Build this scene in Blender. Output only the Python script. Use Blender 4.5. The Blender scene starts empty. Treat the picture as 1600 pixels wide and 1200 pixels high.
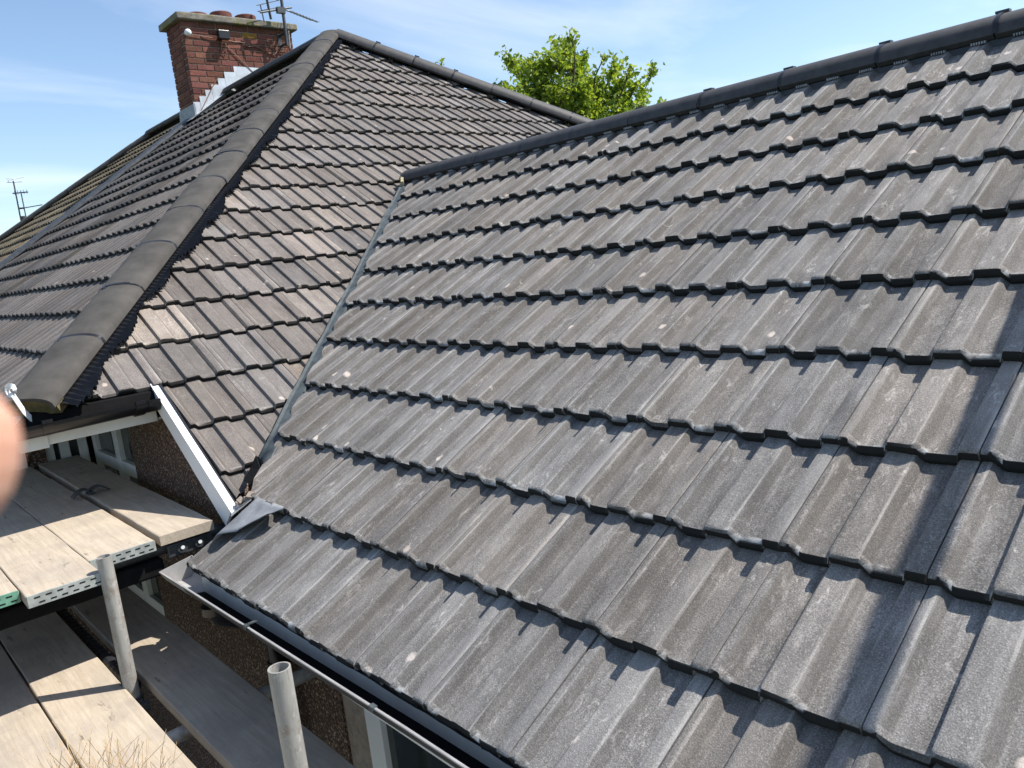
import bpy, bmesh, math, random
from mathutils import Vector, Matrix
random.seed(7)
R = math.radians
SC = bpy.context.scene
COL = SC.collection

# ------------------------------------------------------------------ camera, sky, sun, exposure
cam_d = bpy.data.cameras.new('camera')
cam = bpy.data.objects.new('camera', cam_d); COL.objects.link(cam)
_r = Vector((0.66874, 0.73516, -0.11076)); _f = Vector((-0.74159, 0.64909, -0.16983))
_f.normalize(); _r = (_r - _f * _r.dot(_f)).normalized(); _u = _r.cross(_f)
cam.matrix_world = Matrix(((_r.x, _u.x, -_f.x, 1.19707), (_r.y, _u.y, -_f.y, -0.88556), (_r.z, _u.z, -_f.z, 1.01423), (0, 0, 0, 1)))
cam_d.sensor_width = 36; cam_d.lens = 27.776
cam_d.clip_start = 0.01; cam_d.clip_end = 3000
cam_d.dof.use_dof = True; cam_d.dof.focus_distance = 3.2; cam_d.dof.aperture_fstop = 12.0
SC.camera = cam

SUN = Vector((0.44, 0.62, 1.0)).normalized()
elev = math.asin(SUN.z); azim = math.atan2(SUN.x, SUN.y)
world = bpy.data.worlds.new('World'); SC.world = world; world.use_nodes = True
wn = world.node_tree.nodes; wl = world.node_tree.links
bg = wn['Background']
sky = wn.new('ShaderNodeTexSky'); sky.sky_type = 'NISHITA'; sky.sun_disc = False
sky.sun_elevation = elev; sky.sun_rotation = azim
sky.altitude = 0; sky.air_density = 1.0; sky.dust_density = 0.55; sky.ozone_density = 2.2
tc = wn.new('ShaderNodeTexCoord')
sep = wn.new('ShaderNodeSeparateXYZ'); wl.new(tc.outputs['Generated'], sep.inputs[0])
zz = wn.new('ShaderNodeMath'); zz.operation = 'MAXIMUM'; zz.inputs[1].default_value = 0.02; wl.new(sep.outputs[2], zz.inputs[0])
za = wn.new('ShaderNodeMath'); za.operation = 'ADD'; za.inputs[1].default_value = 0.12; wl.new(zz.outputs[0], za.inputs[0])
dx = wn.new('ShaderNodeMath'); dx.operation = 'DIVIDE'; wl.new(sep.outputs[0], dx.inputs[0]); wl.new(za.outputs[0], dx.inputs[1])
dy = wn.new('ShaderNodeMath'); dy.operation = 'DIVIDE'; wl.new(sep.outputs[1], dy.inputs[0]); wl.new(za.outputs[0], dy.inputs[1])
cmb = wn.new('ShaderNodeCombineXYZ'); wl.new(dx.outputs[0], cmb.inputs[0]); wl.new(dy.outputs[0], cmb.inputs[1])
mp = wn.new('ShaderNodeMapping'); mp.inputs['Rotation'].default_value = (0, 0, R(38)); mp.inputs['Scale'].default_value = (0.9, 0.34, 1); mp.inputs['Location'].default_value = (3.1, 1.7, 0)
wl.new(cmb.outputs[0], mp.inputs[0])
nz = wn.new('ShaderNodeTexNoise'); nz.inputs['Scale'].default_value = 1.5; nz.inputs['Detail'].default_value = 7; nz.inputs['Roughness'].default_value = 0.55
nz.inputs['Distortion'].default_value = 0.4
wl.new(mp.outputs[0], nz.inputs['Vector'])
cr = wn.new('ShaderNodeValToRGB'); cr.color_ramp.elements[0].position = 0.47; cr.color_ramp.elements[1].position = 0.74
cr.color_ramp.elements[0].color = (0, 0, 0, 1); cr.color_ramp.elements[1].color = (0.46, 0.46, 0.46, 1)
wl.new(nz.outputs['Fac'], cr.inputs[0])
mx = wn.new('ShaderNodeMixRGB'); mx.inputs[2].default_value = (6.6, 6.9, 7.4, 1)
wl.new(cr.outputs[0], mx.inputs[0]); wl.new(sky.outputs[0], mx.inputs[1]); wl.new(mx.outputs[0], bg.inputs[0])
bg.inputs[1].default_value = 0.118

sun_d = bpy.data.lights.new('sun', 'SUN'); sun_d.energy = 5.0; sun_d.angle = R(0.53); sun_d.color = (1.0, 0.945, 0.865)
sun = bpy.data.objects.new('sun', sun_d); COL.objects.link(sun)
sun.rotation_euler = SUN.to_track_quat('Z', 'Y').to_euler(); sun.location = SUN * 40
SC.view_settings.view_transform = 'Standard'; SC.view_settings.look = 'None'
SC.view_settings.gamma = 1; SC.view_settings.exposure = 0.72; SC.view_settings.use_curve_mapping = False

# ------------------------------------------------------------------ helpers
GROUND = -2.45
class MB:
    def __init__(s): s.v = []; s.f = []; s.c = []
    def add(s, vs, fs, M=None):
        o = len(s.v)
        s.v += [tuple(M @ Vector(v)) if M else tuple(v) for v in vs]
        s.f += [tuple(i + o for i in f) for f in fs]; return s
    def box(s, lo, hi, M=None):
        (a, b, c), (d, e, f) = lo, hi
        vs = [(a,b,c),(d,b,c),(d,e,c),(a,e,c),(a,b,f),(d,b,f),(d,e,f),(a,e,f)]
        return s.add(vs, [(3,2,1,0),(4,5,6,7),(0,1,5,4),(1,2,6,5),(2,3,7,6),(3,0,4,7)], M)
    def prism(s, poly, d, M=None):          # polygon (3D points) extruded by vector d
        n = len(poly); d = Vector(d)
        vs = [tuple(p) for p in poly] + [tuple(Vector(p) + d) for p in poly]
        fs = [tuple(range(n - 1, -1, -1)), tuple(range(n, 2 * n))] + [(i, (i + 1) % n, n + (i + 1) % n, n + i) for i in range(n)]
        return s.add(vs, fs, M)
    def sweep(s, prof, path, ups=None, close=True, cap=True):   # prof: (side, up) pairs; path: points
        path = [Vector(p) for p in path]; n = len(prof); vs = []; fs = []
        for i, p in enumerate(path):
            a = path[max(i - 1, 0)]; b = path[min(i + 1, len(path) - 1)]
            t = (b - a).normalized()
            up = Vector(ups if ups else (0, 0, 1))
            if abs(t.dot(up)) > .98: up = Vector((1, 0, 0))
            sd = t.cross(up).normalized(); u2 = sd.cross(t)
            for (x, z) in prof: vs.append(tuple(p + sd * x + u2 * z))
        m = n if close else n - 1
        for i in range(len(path) - 1):
            for j in range(m):
                k = (j + 1) % n
                fs.append((i * n + j, i * n + k, (i + 1) * n + k, (i + 1) * n + j))
        if cap and close:
            fs.append(tuple(range(n - 1, -1, -1))); e = (len(path) - 1) * n; fs.append(tuple(e + j for j in range(n)))
        return s.add(vs, fs)
    def tube(s, path, r, n=10, cap=True):
        return s.sweep([(r * math.cos(2 * math.pi * k / n), r * math.sin(2 * math.pi * k / n)) for k in range(n)], path, cap=cap)
    def hollow(s, a, b, r, ri, n=20):
        a = Vector(a); b = Vector(b)
        t = (b - a).normalized(); sd = t.cross(Vector((0, 1, 0.01))).normalized(); u = sd.cross(t)
        vs = []
        for p, rr in ((a, r), (b, r), (b, ri), (b - t * .25, ri)):
            for k in range(n):
                an = 2 * math.pi * k / n; vs.append(tuple(p + sd * rr * math.cos(an) + u * rr * math.sin(an)))
        fs = [(i * n + k, i * n + (k + 1) % n, (i + 1) * n + (k + 1) % n, (i + 1) * n + k) for i in range(3) for k in range(n)]
        return s.add(vs, fs)
    def mesh(s, name, mat, smooth=None):
        me = bpy.data.meshes.new(name); me.from_pydata(s.v, [], s.f); me.update()
        if mat: me.materials.append(mat)
        if smooth is not None:
            me.polygons.foreach_set('use_smooth', [True] * len(me.polygons))
            try: me.set_sharp_from_angle(angle=R(smooth))
            except Exception: pass
        return me
    def build(s, name, mat, parent=None, smooth=None, M=None, bevel=0):
        o = bpy.data.objects.new(name, s.mesh(name, mat, smooth)); COL.objects.link(o)
        if M is not None: o.matrix_basis = M
        par(o, parent)
        if bevel:
            b = o.modifiers.new('bevel', 'BEVEL'); b.width = bevel; b.segments = 2; b.limit_method = 'ANGLE'; b.angle_limit = R(40)
        return o
WORLD = {}
def par(o, p):
    if p is None: return
    o.parent = p; o.matrix_parent_inverse = WORLD.get(p.name, Matrix()).inverted()
def empty(name, loc, label, cat, group=None):
    e = bpy.data.objects.new(name, None); COL.objects.link(e); e.location = loc; e.empty_display_size = .1
    WORLD[e.name] = Matrix.Translation(loc); tag(e, label, cat, group); return e
def tag(o, label=None, cat=None, group=None, kind=None):
    if label: o['label'] = label
    if cat: o['category'] = cat
    if group: o['group'] = group
    if kind: o['kind'] = kind
    return o
def frame(o, x, y, z):
    return Matrix(((x[0], y[0], z[0], o[0]), (x[1], y[1], z[1], o[1]), (x[2], y[2], z[2], o[2]), (0, 0, 0, 1)))

# ------------------------------------------------------------------ materials
class NT:
    def __init__(s, name):
        s.m = bpy.data.materials.new(name); s.m.use_nodes = True
        s.n = s.m.node_tree.nodes; s.l = s.m.node_tree.links; s.b = s.n['Principled BSDF']
    def node(s, t, **k):
        n = s.n.new(t)
        for a, b in k.items():
            if a.startswith('i_'):
                n.inputs[a[2:].replace('_', ' ')].default_value = b
            else: setattr(n, a, b)
        return n
    def lk(s, a, b): s.l.new(a, b)
    def coord(s, scale=(1, 1, 1), kind='Object', rnd=True, rot=(0, 0, 0)):
        t = s.node('ShaderNodeTexCoord'); src = t.outputs[kind]
        if rnd:
            oi = s.node('ShaderNodeObjectInfo')
            mm = s.node('ShaderNodeMath', operation='MULTIPLY'); mm.inputs[1].default_value = 53.7; s.lk(oi.outputs['Random'], mm.inputs[0])
            va = s.node('ShaderNodeVectorMath', operation='ADD'); s.lk(src, va.inputs[0]); s.lk(mm.outputs[0], va.inputs[1]); src = va.outputs[0]
        mp = s.node('ShaderNodeMapping'); mp.inputs['Scale'].default_value = scale; mp.inputs['Rotation'].default_value = rot
        s.lk(src, mp.inputs[0]); return mp.outputs[0]
    def noise(s, vec, scale, detail=4, rough=.55, dist=0):
        n = s.node('ShaderNodeTexNoise'); n.inputs['Scale'].default_value = scale; n.inputs['Detail'].default_value = detail
        n.inputs['Roughness'].default_value = rough; n.inputs['Distortion'].default_value = dist
        s.lk(vec, n.inputs['Vector']); return n.outputs['Fac']
    def ramp(s, fac, stops):
        r = s.node('ShaderNodeValToRGB'); e = r.color_ramp.elements
        while len(e) < len(stops): e.new(.5)
        for k, (p, c) in enumerate(stops):
            e[k].position = p; e[k].color = (c[0], c[1], c[2], 1) if not isinstance(c, (int, float)) else (c, c, c, 1)
        s.lk(fac, r.inputs[0]); return r.outputs[0]
    def mix(s, fac, a, b, mode='MIX'):
        m = s.node('ShaderNodeMixRGB', blend_type=mode)
        for i, v in ((0, fac), (1, a), (2, b)):
            if hasattr(v, 'is_linked') or hasattr(v, 'links'): s.lk(v, m.inputs[i])
            elif isinstance(v, (int, float)): m.inputs[i].default_value = v if i == 0 else (v, v, v, 1)
            else: m.inputs[i].default_value = (v[0], v[1], v[2], 1)
        return m.outputs[0]
    def math(s, op, a, b=None):
        m = s.node('ShaderNodeMath', operation=op)
        for i, v in ((0, a), (1, b)):
            if v is None: continue
            if isinstance(v, (int, float)): m.inputs[i].default_value = v
            else: s.lk(v, m.inputs[i])
        return m.outputs[0]
    def bump(s, h, strength=.3, dist=.003):
        b = s.node('ShaderNodeBump'); b.inputs['Strength'].default_value = strength; b.inputs['Distance'].default_value = dist
        s.lk(h, b.inputs['Height']); s.lk(b.outputs[0], s.b.inputs['Normal']); return b
    def fin(s, col=None, rough=.6, metal=0, spec=.5):
        if col is not None:
            if hasattr(col, 'links'): s.lk(col, s.b.inputs['Base Color'])
            else: s.b.inputs['Base Color'].default_value = (*col, 1)
        if hasattr(rough, 'links'): s.lk(rough, s.b.inputs['Roughness'])
        else: s.b.inputs['Roughness'].default_value = rough
        s.b.inputs['Metallic'].default_value = metal; s.b.inputs['Specular IOR Level'].default_value = spec
        return s.m

def tile_material(name, dark, light, pale, streak=1.0, wear=1.0, attr=False, marks=True, moss=None):
    t = NT(name)
    v = t.coord((1, 1, 1)); vs = t.coord((1, .2, 1))
    big = t.noise(v, 5, 4, .6)
    base = t.mix(t.ramp(big, [(.3, 0), (.72, 1)]), dark, light)
    st = t.noise(vs, 48, 5, .65)
    base = t.mix(t.math('MULTIPLY', t.ramp(st, [(.52, 0), (.80, .55)]), streak), base, pale)
    st2 = t.noise(vs, 24, 3, .6)
    base = t.mix(t.math('MULTIPLY', t.ramp(st2, [(.32, .55), (.50, 0)]), min(1, streak)), base, [c * .55 for c in dark])
    # chalky scuffs in patches
    sc = t.noise(t.coord((1, .45, 1), rot=(0, 0, .5)), 42, 6, .72, 1.4)
    reg = t.noise(v, 6.5, 2, .5)
    scf = t.math('MULTIPLY', t.ramp(sc, [(.54, 0), (.68, 1)]), t.ramp(reg, [(.47, 0), (.63, 1)]))
    base = t.mix(t.math('MULTIPLY', scf, .62 * streak), base, [min(1, c * 1.6) for c in pale])
    # sand grain
    gr = t.noise(v, 330, 3, .75)
    base = t.mix(t.ramp(gr, [(.30, .75), (.50, 0)]), base, [c * .25 for c in dark])
    base = t.mix(t.ramp(gr, [(.54, 0), (.74, .65)]), base, [min(1, c * 1.35) for c in pale])
    tc_ = t.node('ShaderNodeTexCoord'); sp = t.node('ShaderNodeSeparateXYZ'); t.lk(tc_.outputs['Object'], sp.inputs[0])
    sn_ = t.node('ShaderNodeSeparateXYZ'); t.lk(tc_.outputs['Normal'], sn_.inputs[0])
    if marks:
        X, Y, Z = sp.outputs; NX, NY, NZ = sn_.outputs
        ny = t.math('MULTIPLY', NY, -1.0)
        # flanks right of each rib less worn, plus painted rib shading, worn pale arrises
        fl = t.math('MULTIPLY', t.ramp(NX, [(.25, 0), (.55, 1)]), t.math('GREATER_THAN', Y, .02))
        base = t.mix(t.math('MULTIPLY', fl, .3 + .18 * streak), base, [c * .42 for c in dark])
        # rib shading put into the colour: weathered tops paler, pans darker, in runs
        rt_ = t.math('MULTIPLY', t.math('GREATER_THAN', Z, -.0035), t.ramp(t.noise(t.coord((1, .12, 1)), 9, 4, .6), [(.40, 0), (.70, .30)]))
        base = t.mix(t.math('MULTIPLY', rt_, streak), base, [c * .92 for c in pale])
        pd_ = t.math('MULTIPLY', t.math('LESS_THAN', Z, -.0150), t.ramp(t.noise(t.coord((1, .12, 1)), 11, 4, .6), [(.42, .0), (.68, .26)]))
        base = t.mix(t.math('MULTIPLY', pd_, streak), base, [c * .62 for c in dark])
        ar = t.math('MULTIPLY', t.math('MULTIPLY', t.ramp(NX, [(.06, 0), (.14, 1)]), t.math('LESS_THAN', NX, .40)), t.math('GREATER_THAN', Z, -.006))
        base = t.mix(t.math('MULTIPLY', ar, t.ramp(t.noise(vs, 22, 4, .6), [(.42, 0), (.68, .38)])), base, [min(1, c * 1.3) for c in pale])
        # worn pale rim where the pans end
        pan = t.math('LESS_THAN', Z, -.0125)
        band = t.math('MULTIPLY', t.ramp(ny, [(.10, 0), (.22, 1)]), t.math('LESS_THAN', ny, .62))
        nf = t.math('MULTIPLY', t.math('MULTIPLY', pan, band), t.math('MULTIPLY', t.ramp(t.noise(v, 34, 3, .6), [(.42, 0), (.64, .62)]), wear))
        base = t.mix(nf, base, (.62, .61, .59))
        # dark lower edge
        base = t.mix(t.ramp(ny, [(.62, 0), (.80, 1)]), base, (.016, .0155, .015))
        # cream batch dots near the lower edge
        vo = t.node('ShaderNodeTexVoronoi'); vo.inputs['Scale'].default_value = 9.0
        t.lk(t.coord((1, .75, .05)), vo.inputs['Vector'])
        dd = t.math('ADD', vo.outputs['Distance'], t.math('MULTIPLY', t.noise(v, 70, 2, .5), .12))
        dot = t.ramp(dd, [(.14, 1), (.19, 0)])
        cs = t.node('ShaderNodeSeparateColor'); t.lk(vo.outputs['Color'], cs.inputs[0])
        dm = t.math('MULTIPLY', t.math('MULTIPLY', dot, t.math('GREATER_THAN', cs.outputs[0], .35)), t.math('LESS_THAN', Y, .115))
        base = t.mix(t.math('MULTIPLY', dm, .85 * streak), base, (.56, .48, .42))
    if moss:
        ms = t.noise(v, 7, 5, .65); base = t.mix(t.ramp(ms, [(.45, 0), (.62, .8)]), base, moss)
    if attr:
        at = t.node('ShaderNodeAttribute', attribute_name='tint'); base = t.mix(1.0, base, at.outputs['Color'], 'MULTIPLY')
    else:
        oi = t.node('ShaderNodeObjectInfo'); base = t.mix(1.0, base, oi.outputs['Color'], 'MULTIPLY')
    h = t.math('ADD', t.math('MULTIPLY', gr, 1.0), t.math('MULTIPLY', t.noise(v, 110, 3, .6), .9))
    t.bump(h, .6, .0024)
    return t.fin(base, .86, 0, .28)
M = {}
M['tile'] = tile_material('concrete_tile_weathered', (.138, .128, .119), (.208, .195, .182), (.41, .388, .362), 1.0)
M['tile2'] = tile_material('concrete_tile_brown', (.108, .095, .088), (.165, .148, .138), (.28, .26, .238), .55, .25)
M['tile3'] = tile_material('concrete_tile_far', (.125, .110, .102), (.185, .167, .156), (.30, .285, .265), .7, attr=True, marks=False)
M['tile_old'] = tile_material('concrete_tile_old', (.19, .15, .098), (.27, .22, .15), (.40, .34, .25), .6, attr=True, marks=False, moss=(.13, .105, .055))

def simple(name, col, rough=.6, metal=0, spec=.5, var=.25, scale=12, bump=0, bscale=150, stretch=(1, 1, 1), rnd=True):
    t = NT(name); v = t.coord(stretch, rnd=rnd)
    n = t.noise(v, scale, 5, .6)
    c = t.mix(t.ramp(n, [(.3, 0), (.7, 1)]), [x * (1 - var) for x in col], [min(1, x * (1 + var * .6)) for x in col])
    if bump: t.bump(t.noise(v, bscale, 4, .6), bump, .002)
    return t.fin(c, rough, metal, spec)
M['ridge'] = simple('ridge_concrete', (.048, .047, .048), .62, 0, .4, .35, 18, .35, 260)
M['hip'] = simple('hip_concrete', (.067, .063, .058), .85, 0, .25, .38, 7, .45, 260)
M['black_plastic'] = simple('black_plastic', (.012, .012, .013), .32, 0, .5, .2, 30)
M['black_foil'] = simple('black_foil', (.006, .006, .007), .24, 0, .35, .3, 40)
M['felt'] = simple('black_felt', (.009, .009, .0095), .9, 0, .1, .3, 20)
M['deck'] = simple('roof_underlay', (.02, .019, .018), .9, 0, .2, .2, 6)
M['lead'] = simple('lead_sheet', (.24, .255, .27), .55, .15, .5, .35, 14, .25, 40)
M['lead_new'] = simple('bright_lead', (.52, .56, .60), .45, .25, .5, .22, 9, .15, 30)
M['galv'] = simple('galvanised_strip', (.060, .074, .080), .6, 0, .35, .45, 22, .15, 60)
M['upvc'] = simple('white_upvc', (.78, .79, .80), .38, 0, .5, .05, 4)
M['upvc_old'] = simple('cream_upvc', (.62, .62, .58), .45, 0, .5, .12, 8)
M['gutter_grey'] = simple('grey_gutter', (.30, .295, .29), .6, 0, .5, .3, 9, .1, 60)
M['gutter_shaded'] = simple('shaded_gutter', (.035, .034, .034), .5, 0, .4, .3, 12)  # gutter grey darkened in colour to stand for its shaded run
M['gutter_black'] = simple('black_gutter', (.006, .0065, .008), .28, 0, .6, .25, 14)
def steel_mat():
    t = NT('galvanised_tube'); v = t.coord(); vl = t.coord((1, 1, .2))
    c = t.mix(t.ramp(t.noise(vl, 26, 5, .65), [(.3, 0), (.7, 1)]), (.24, .235, .215), (.40, .395, .37))
    c = t.mix(t.ramp(t.noise(v, 14, 5, .7), [(.54, 0), (.68, .7)]), c, (.20, .135, .085))
    c = t.mix(t.ramp(t.noise(v, 34, 4, .7), [(.58, 0), (.66, .6)]), c, (.50, .49, .46))
    c = t.mix(t.ramp(t.noise(t.coord((1, 1, .12)), 120, 3, .7), [(.60, 0), (.70, .5)]), c, (.13, .12, .11))
    t.bump(t.noise(v, 90, 4, .6), .2, .002); return t.fin(c, .55, .25, .4)
M['steel'] = steel_mat()
M['steel_dark'] = simple('dark_steel', (.07, .075, .08), .5, .5, .5, .35, 20, .1, 80)
M['zinc_band'] = simple('zinc_band', (.33, .355, .335), .6, .2, .5, .35, 25, .2, 60)
M['green_band'] = simple('green_painted_band', (.13, .30, .22), .5, .1, .5, .3, 25, .2, 60)
M['cable'] = simple('brown_cable', (.22, .12, .085), .6)
M['mortar'] = simple('mortar', (.30, .25, .21), .95, 0, .2, .3, 25, .5, 200)
M['yellow_mortar'] = simple('bedding_mortar', (.42, .38, .24), .95, 0, .2, .3, 25, .5, 200)
M['hip_bed'] = simple('old_bedding', (.15, .12, .06), .95, 0, .2, .4, 40, .6, 120)
M['terracotta'] = simple('terracotta', (.13, .05, .04), .8, 0, .3, .3, 12)
M['glass'] = NT('window_glass').fin((.02, .028, .026), .06, 0, .6)
M['room'] = simple('dark_room', (.05, .06, .06), .9)
M['hose'] = simple('black_hose', (.02, .022, .028), .4)
M['ground'] = simple('paving', (.20, .19, .175), .95, 0, .2, .3, 3, .3, 30)
M['far_ground'] = simple('grass_field', (.06, .09, .03), .95, 0, .2, .4, 1, 0, 30, rnd=False)

def brick_mat():
    t = NT('brick'); v = t.coord(); oi = t.node('ShaderNodeObjectInfo')
    n = t.noise(v, 26, 5, .65); c = t.mix(t.ramp(n, [(.3, 0), (.7, 1)]), (.115, .048, .036), (.205, .088, .064))
    c = t.mix(1.0, c, oi.outputs['Color'], 'MULTIPLY'); t.bump(t.noise(v, 120, 4, .6), .5, .004)
    return t.fin(c, .92, 0, .2)
M['brick'] = brick_mat()
def cap_mat():
    t = NT('capping_concrete'); v = t.coord(rnd=False)
    c = t.mix(t.ramp(t.noise(v, 9, 5, .6), [(.35, 0), (.65, 1)]), (.13, .12, .10), (.25, .235, .20))
    c = t.mix(t.ramp(t.noise(v, 5, 4, .6), [(.50, 0), (.62, .8)]), c, (.17, .155, .05))
    c = t.mix(t.ramp(t.noise(v, 14, 3, .6), [(.62, 0), (.70, .6)]), c, (.42, .32, .07))
    t.bump(t.noise(v, 60, 4, .6), .5, .006); return t.fin(c, .95, 0, .2)
M['cap'] = cap_mat()
def pebble():
    t = NT('pebbledash'); v = t.coord(rnd=False)
    vo = t.node('ShaderNodeTexVoronoi'); vo.inputs['Scale'].default_value = 95; t.lk(v, vo.inputs['Vector'])
    cs = t.node('ShaderNodeSeparateColor'); t.lk(vo.outputs['Color'], cs.inputs[0])
    c = t.ramp(cs.outputs[0], [(0, (.075, .045, .032)), (.35, (.16, .10, .07)), (.7, (.25, .165, .115)), (.9, (.36, .27, .20)), (1, (.50, .42, .34))])
    c = t.mix(t.ramp(vo.outputs['Distance'], [(.30, 0), (.62, 1)]), c, (.05, .032, .024))
    c = t.mix(t.ramp(t.noise(v, 3, 3, .6), [(.35, .35), (.6, 0)]), c, (.09, .06, .045))
    h = t.math('SUBTRACT', 1.0, vo.outputs['Distance']); t.bump(h, .9, .006)
    return t.fin(c, .8, 0, .3)
M['pebble'] = pebble()
def board_mat():
    t = NT('scaffold_board_wood'); v = t.coord((.06, 1, 1)); v2 = t.coord((1, 1, 1)); oi = t.node('ShaderNodeObjectInfo')
    g = t.noise(v, 70, 5, .6, .6)
    c = t.mix(t.ramp(g, [(.3, 0), (.7, 1)]), (.335, .280, .212), (.445, .382, .300))
    b = t.noise(v2, 5, 4, .6); c = t.mix(t.ramp(b, [(.45, 0), (.72, .7)]), c, (.27, .235, .20))
    d = t.noise(t.coord((.25, 1, 1)), 26, 5, .7); c = t.mix(t.ramp(d, [(.62, 0), (.70, .75)]), c, (.12, .095, .075))
    c = t.mix(t.ramp(t.noise(v2, 60, 3, .7), [(.6, 0), (.75, .3)]), c, (.66, .58, .48))
    c = t.mix(1.0, c, oi.outputs['Color'], 'MULTIPLY')
    t.bump(t.math('ADD', g, t.math('MULTIPLY', t.noise(v2, 120, 3, .6), .6)), .35, .003)
    return t.fin(c, .85, 0, .25)
M['board'] = board_mat()
def leaf_mat(name, c1, c2):
    t = NT(name); at = t.node('ShaderNodeAttribute', attribute_name='tint')
    sp = t.node('ShaderNodeSeparateColor'); t.lk(at.outputs['Color'], sp.inputs[0])
    c = t.mix(sp.outputs[0], c1, c2)
    tr = t.node('ShaderNodeBsdfTranslucent'); t.lk(t.mix(1, c, (1.25, 1.2, .55), 'MULTIPLY'), tr.inputs[0])
    ms = t.node('ShaderNodeMixShader'); ms.inputs[0].default_value = .5
    t.fin(c, .5, 0, .4); t.lk(t.b.outputs[0], ms.inputs[1]); t.lk(tr.outputs[0], ms.inputs[2])
    t.lk(ms.outputs[0], t.n['Material Output'].inputs[0]); return t.m
M['leaf'] = leaf_mat('leaf', (.12, .205, .028), (.34, .43, .065))
M['bark'] = simple('bark', (.09, .07, .05), .95, 0, .2, .35, 20, .5, 60)
M['straw'] = simple('straw_bristle', (.52, .38, .22), .7, 0, .3, .35, 30)
M['wood'] = simple('handle_wood', (.40, .27, .15), .6, 0, .3, .25, 20)
def skin():
    t = NT('skin'); v = t.coord(rnd=False)
    c = t.mix(t.noise(v, 90, 3, .6), (.50, .27, .19), (.60, .35, .26))
    t.b.inputs['Subsurface Weight'].default_value = .6; t.b.inputs['Subsurface Radius'].default_value = (.012, .005, .003)
    t.b.inputs['Subsurface Scale'].default_value = 1.0
    return t.fin(c, .5, 0, .4)
M['skin'] = skin()

# ------------------------------------------------------------------ roof tiles
P = .15; RIB = .0172; TH = .028
SEAM = .040                     # seam position on the seam rib, from its left corner
def profile(rng):
    pts = []
    def rib_end(x0):            # falling flank and pan after a rib that ends at x0
        return [(x0 - .0085, 0), (x0 - .002, 0), (x0 + .002, -.002), (x0 + .017, -RIB + .002), (x0 + .023, -RIB)]
    top = .062
    pts = [(0.0012, -.001), (.004, 0)] + rib_end(top - SEAM)
    x = P - SEAM
    pts += [(x - .009, -RIB), (x - .0065, -RIB + .002), (x - .001, -.002), (x + .003, 0), (x + .009, 0)]
    pts += rib_end(x + top)
    x = 2 * P - SEAM
    pts += [(x - .009, -RIB), (x - .0065, -RIB + .002), (x - .001, -.002), (x + .003, 0), (2 * P - .004, 0), (2 * P - .0014, -.001)]
    return pts
def tile_mesh(name, mat, L, seed, lod=0):
    rng = random.Random(seed); pr = profile(rng)
    if lod: pr = [(0, 0), (.022, 0), (.044, -RIB), (.100, -RIB), (.110, 0), (.172, 0), (.194, -RIB), (.250, -RIB), (.260, 0), (.2985, 0)]
    st = [(.006, -TH - .002), (.0005, -TH * .62), (.0015, -.007), (.006, -.0018), (.014, 0), (L, 0)]
    if lod: st = [(.003, -TH), (0, -.006), (.008, 0), (L, 0)]
    mb = MB(); n = len(pr)
    jit = [rng.uniform(-.0016, .0016) for _ in pr]
    for k, (y, dz) in enumerate(st):
        for j, (x, z) in enumerate(pr):
            jj = (jit[j] + rng.uniform(-.0012, .0012)) if (k < 5 and not lod) else 0
            pan = 1.0 if z > -RIB * .6 else 1.5      # pans have a fuller, rounder nose
            mb.v.append((x, y * (pan if k in (3, 4) else 1) + jj, z + dz * (pan if k == 2 else 1) + (rng.uniform(-.0008, .0008) if not lod else 0)))
    for k in range(len(st) - 1):
        for j in range(n - 1):
            mb.f.append((k * n + j, k * n + j + 1, (k + 1) * n + j + 1, (k + 1) * n + j))
    o = len(mb.v); e = len(st) - 1                   # side skirts
    for j in (0, n - 1):
        x, z = pr[j]
        mb.v += [(x, .006, z - TH), (x, L, z - TH)]
    ks = list(range(len(st)))
    mb.f.append(tuple([o] + [k * n for k in ks[1:]] + [o + 1]))
    mb.f.append(tuple([o + 2] + [k * n + n - 1 for k in ks[1:]] + [o + 3])[::-1])
    return mb.mesh(name, mat, 34)
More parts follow.
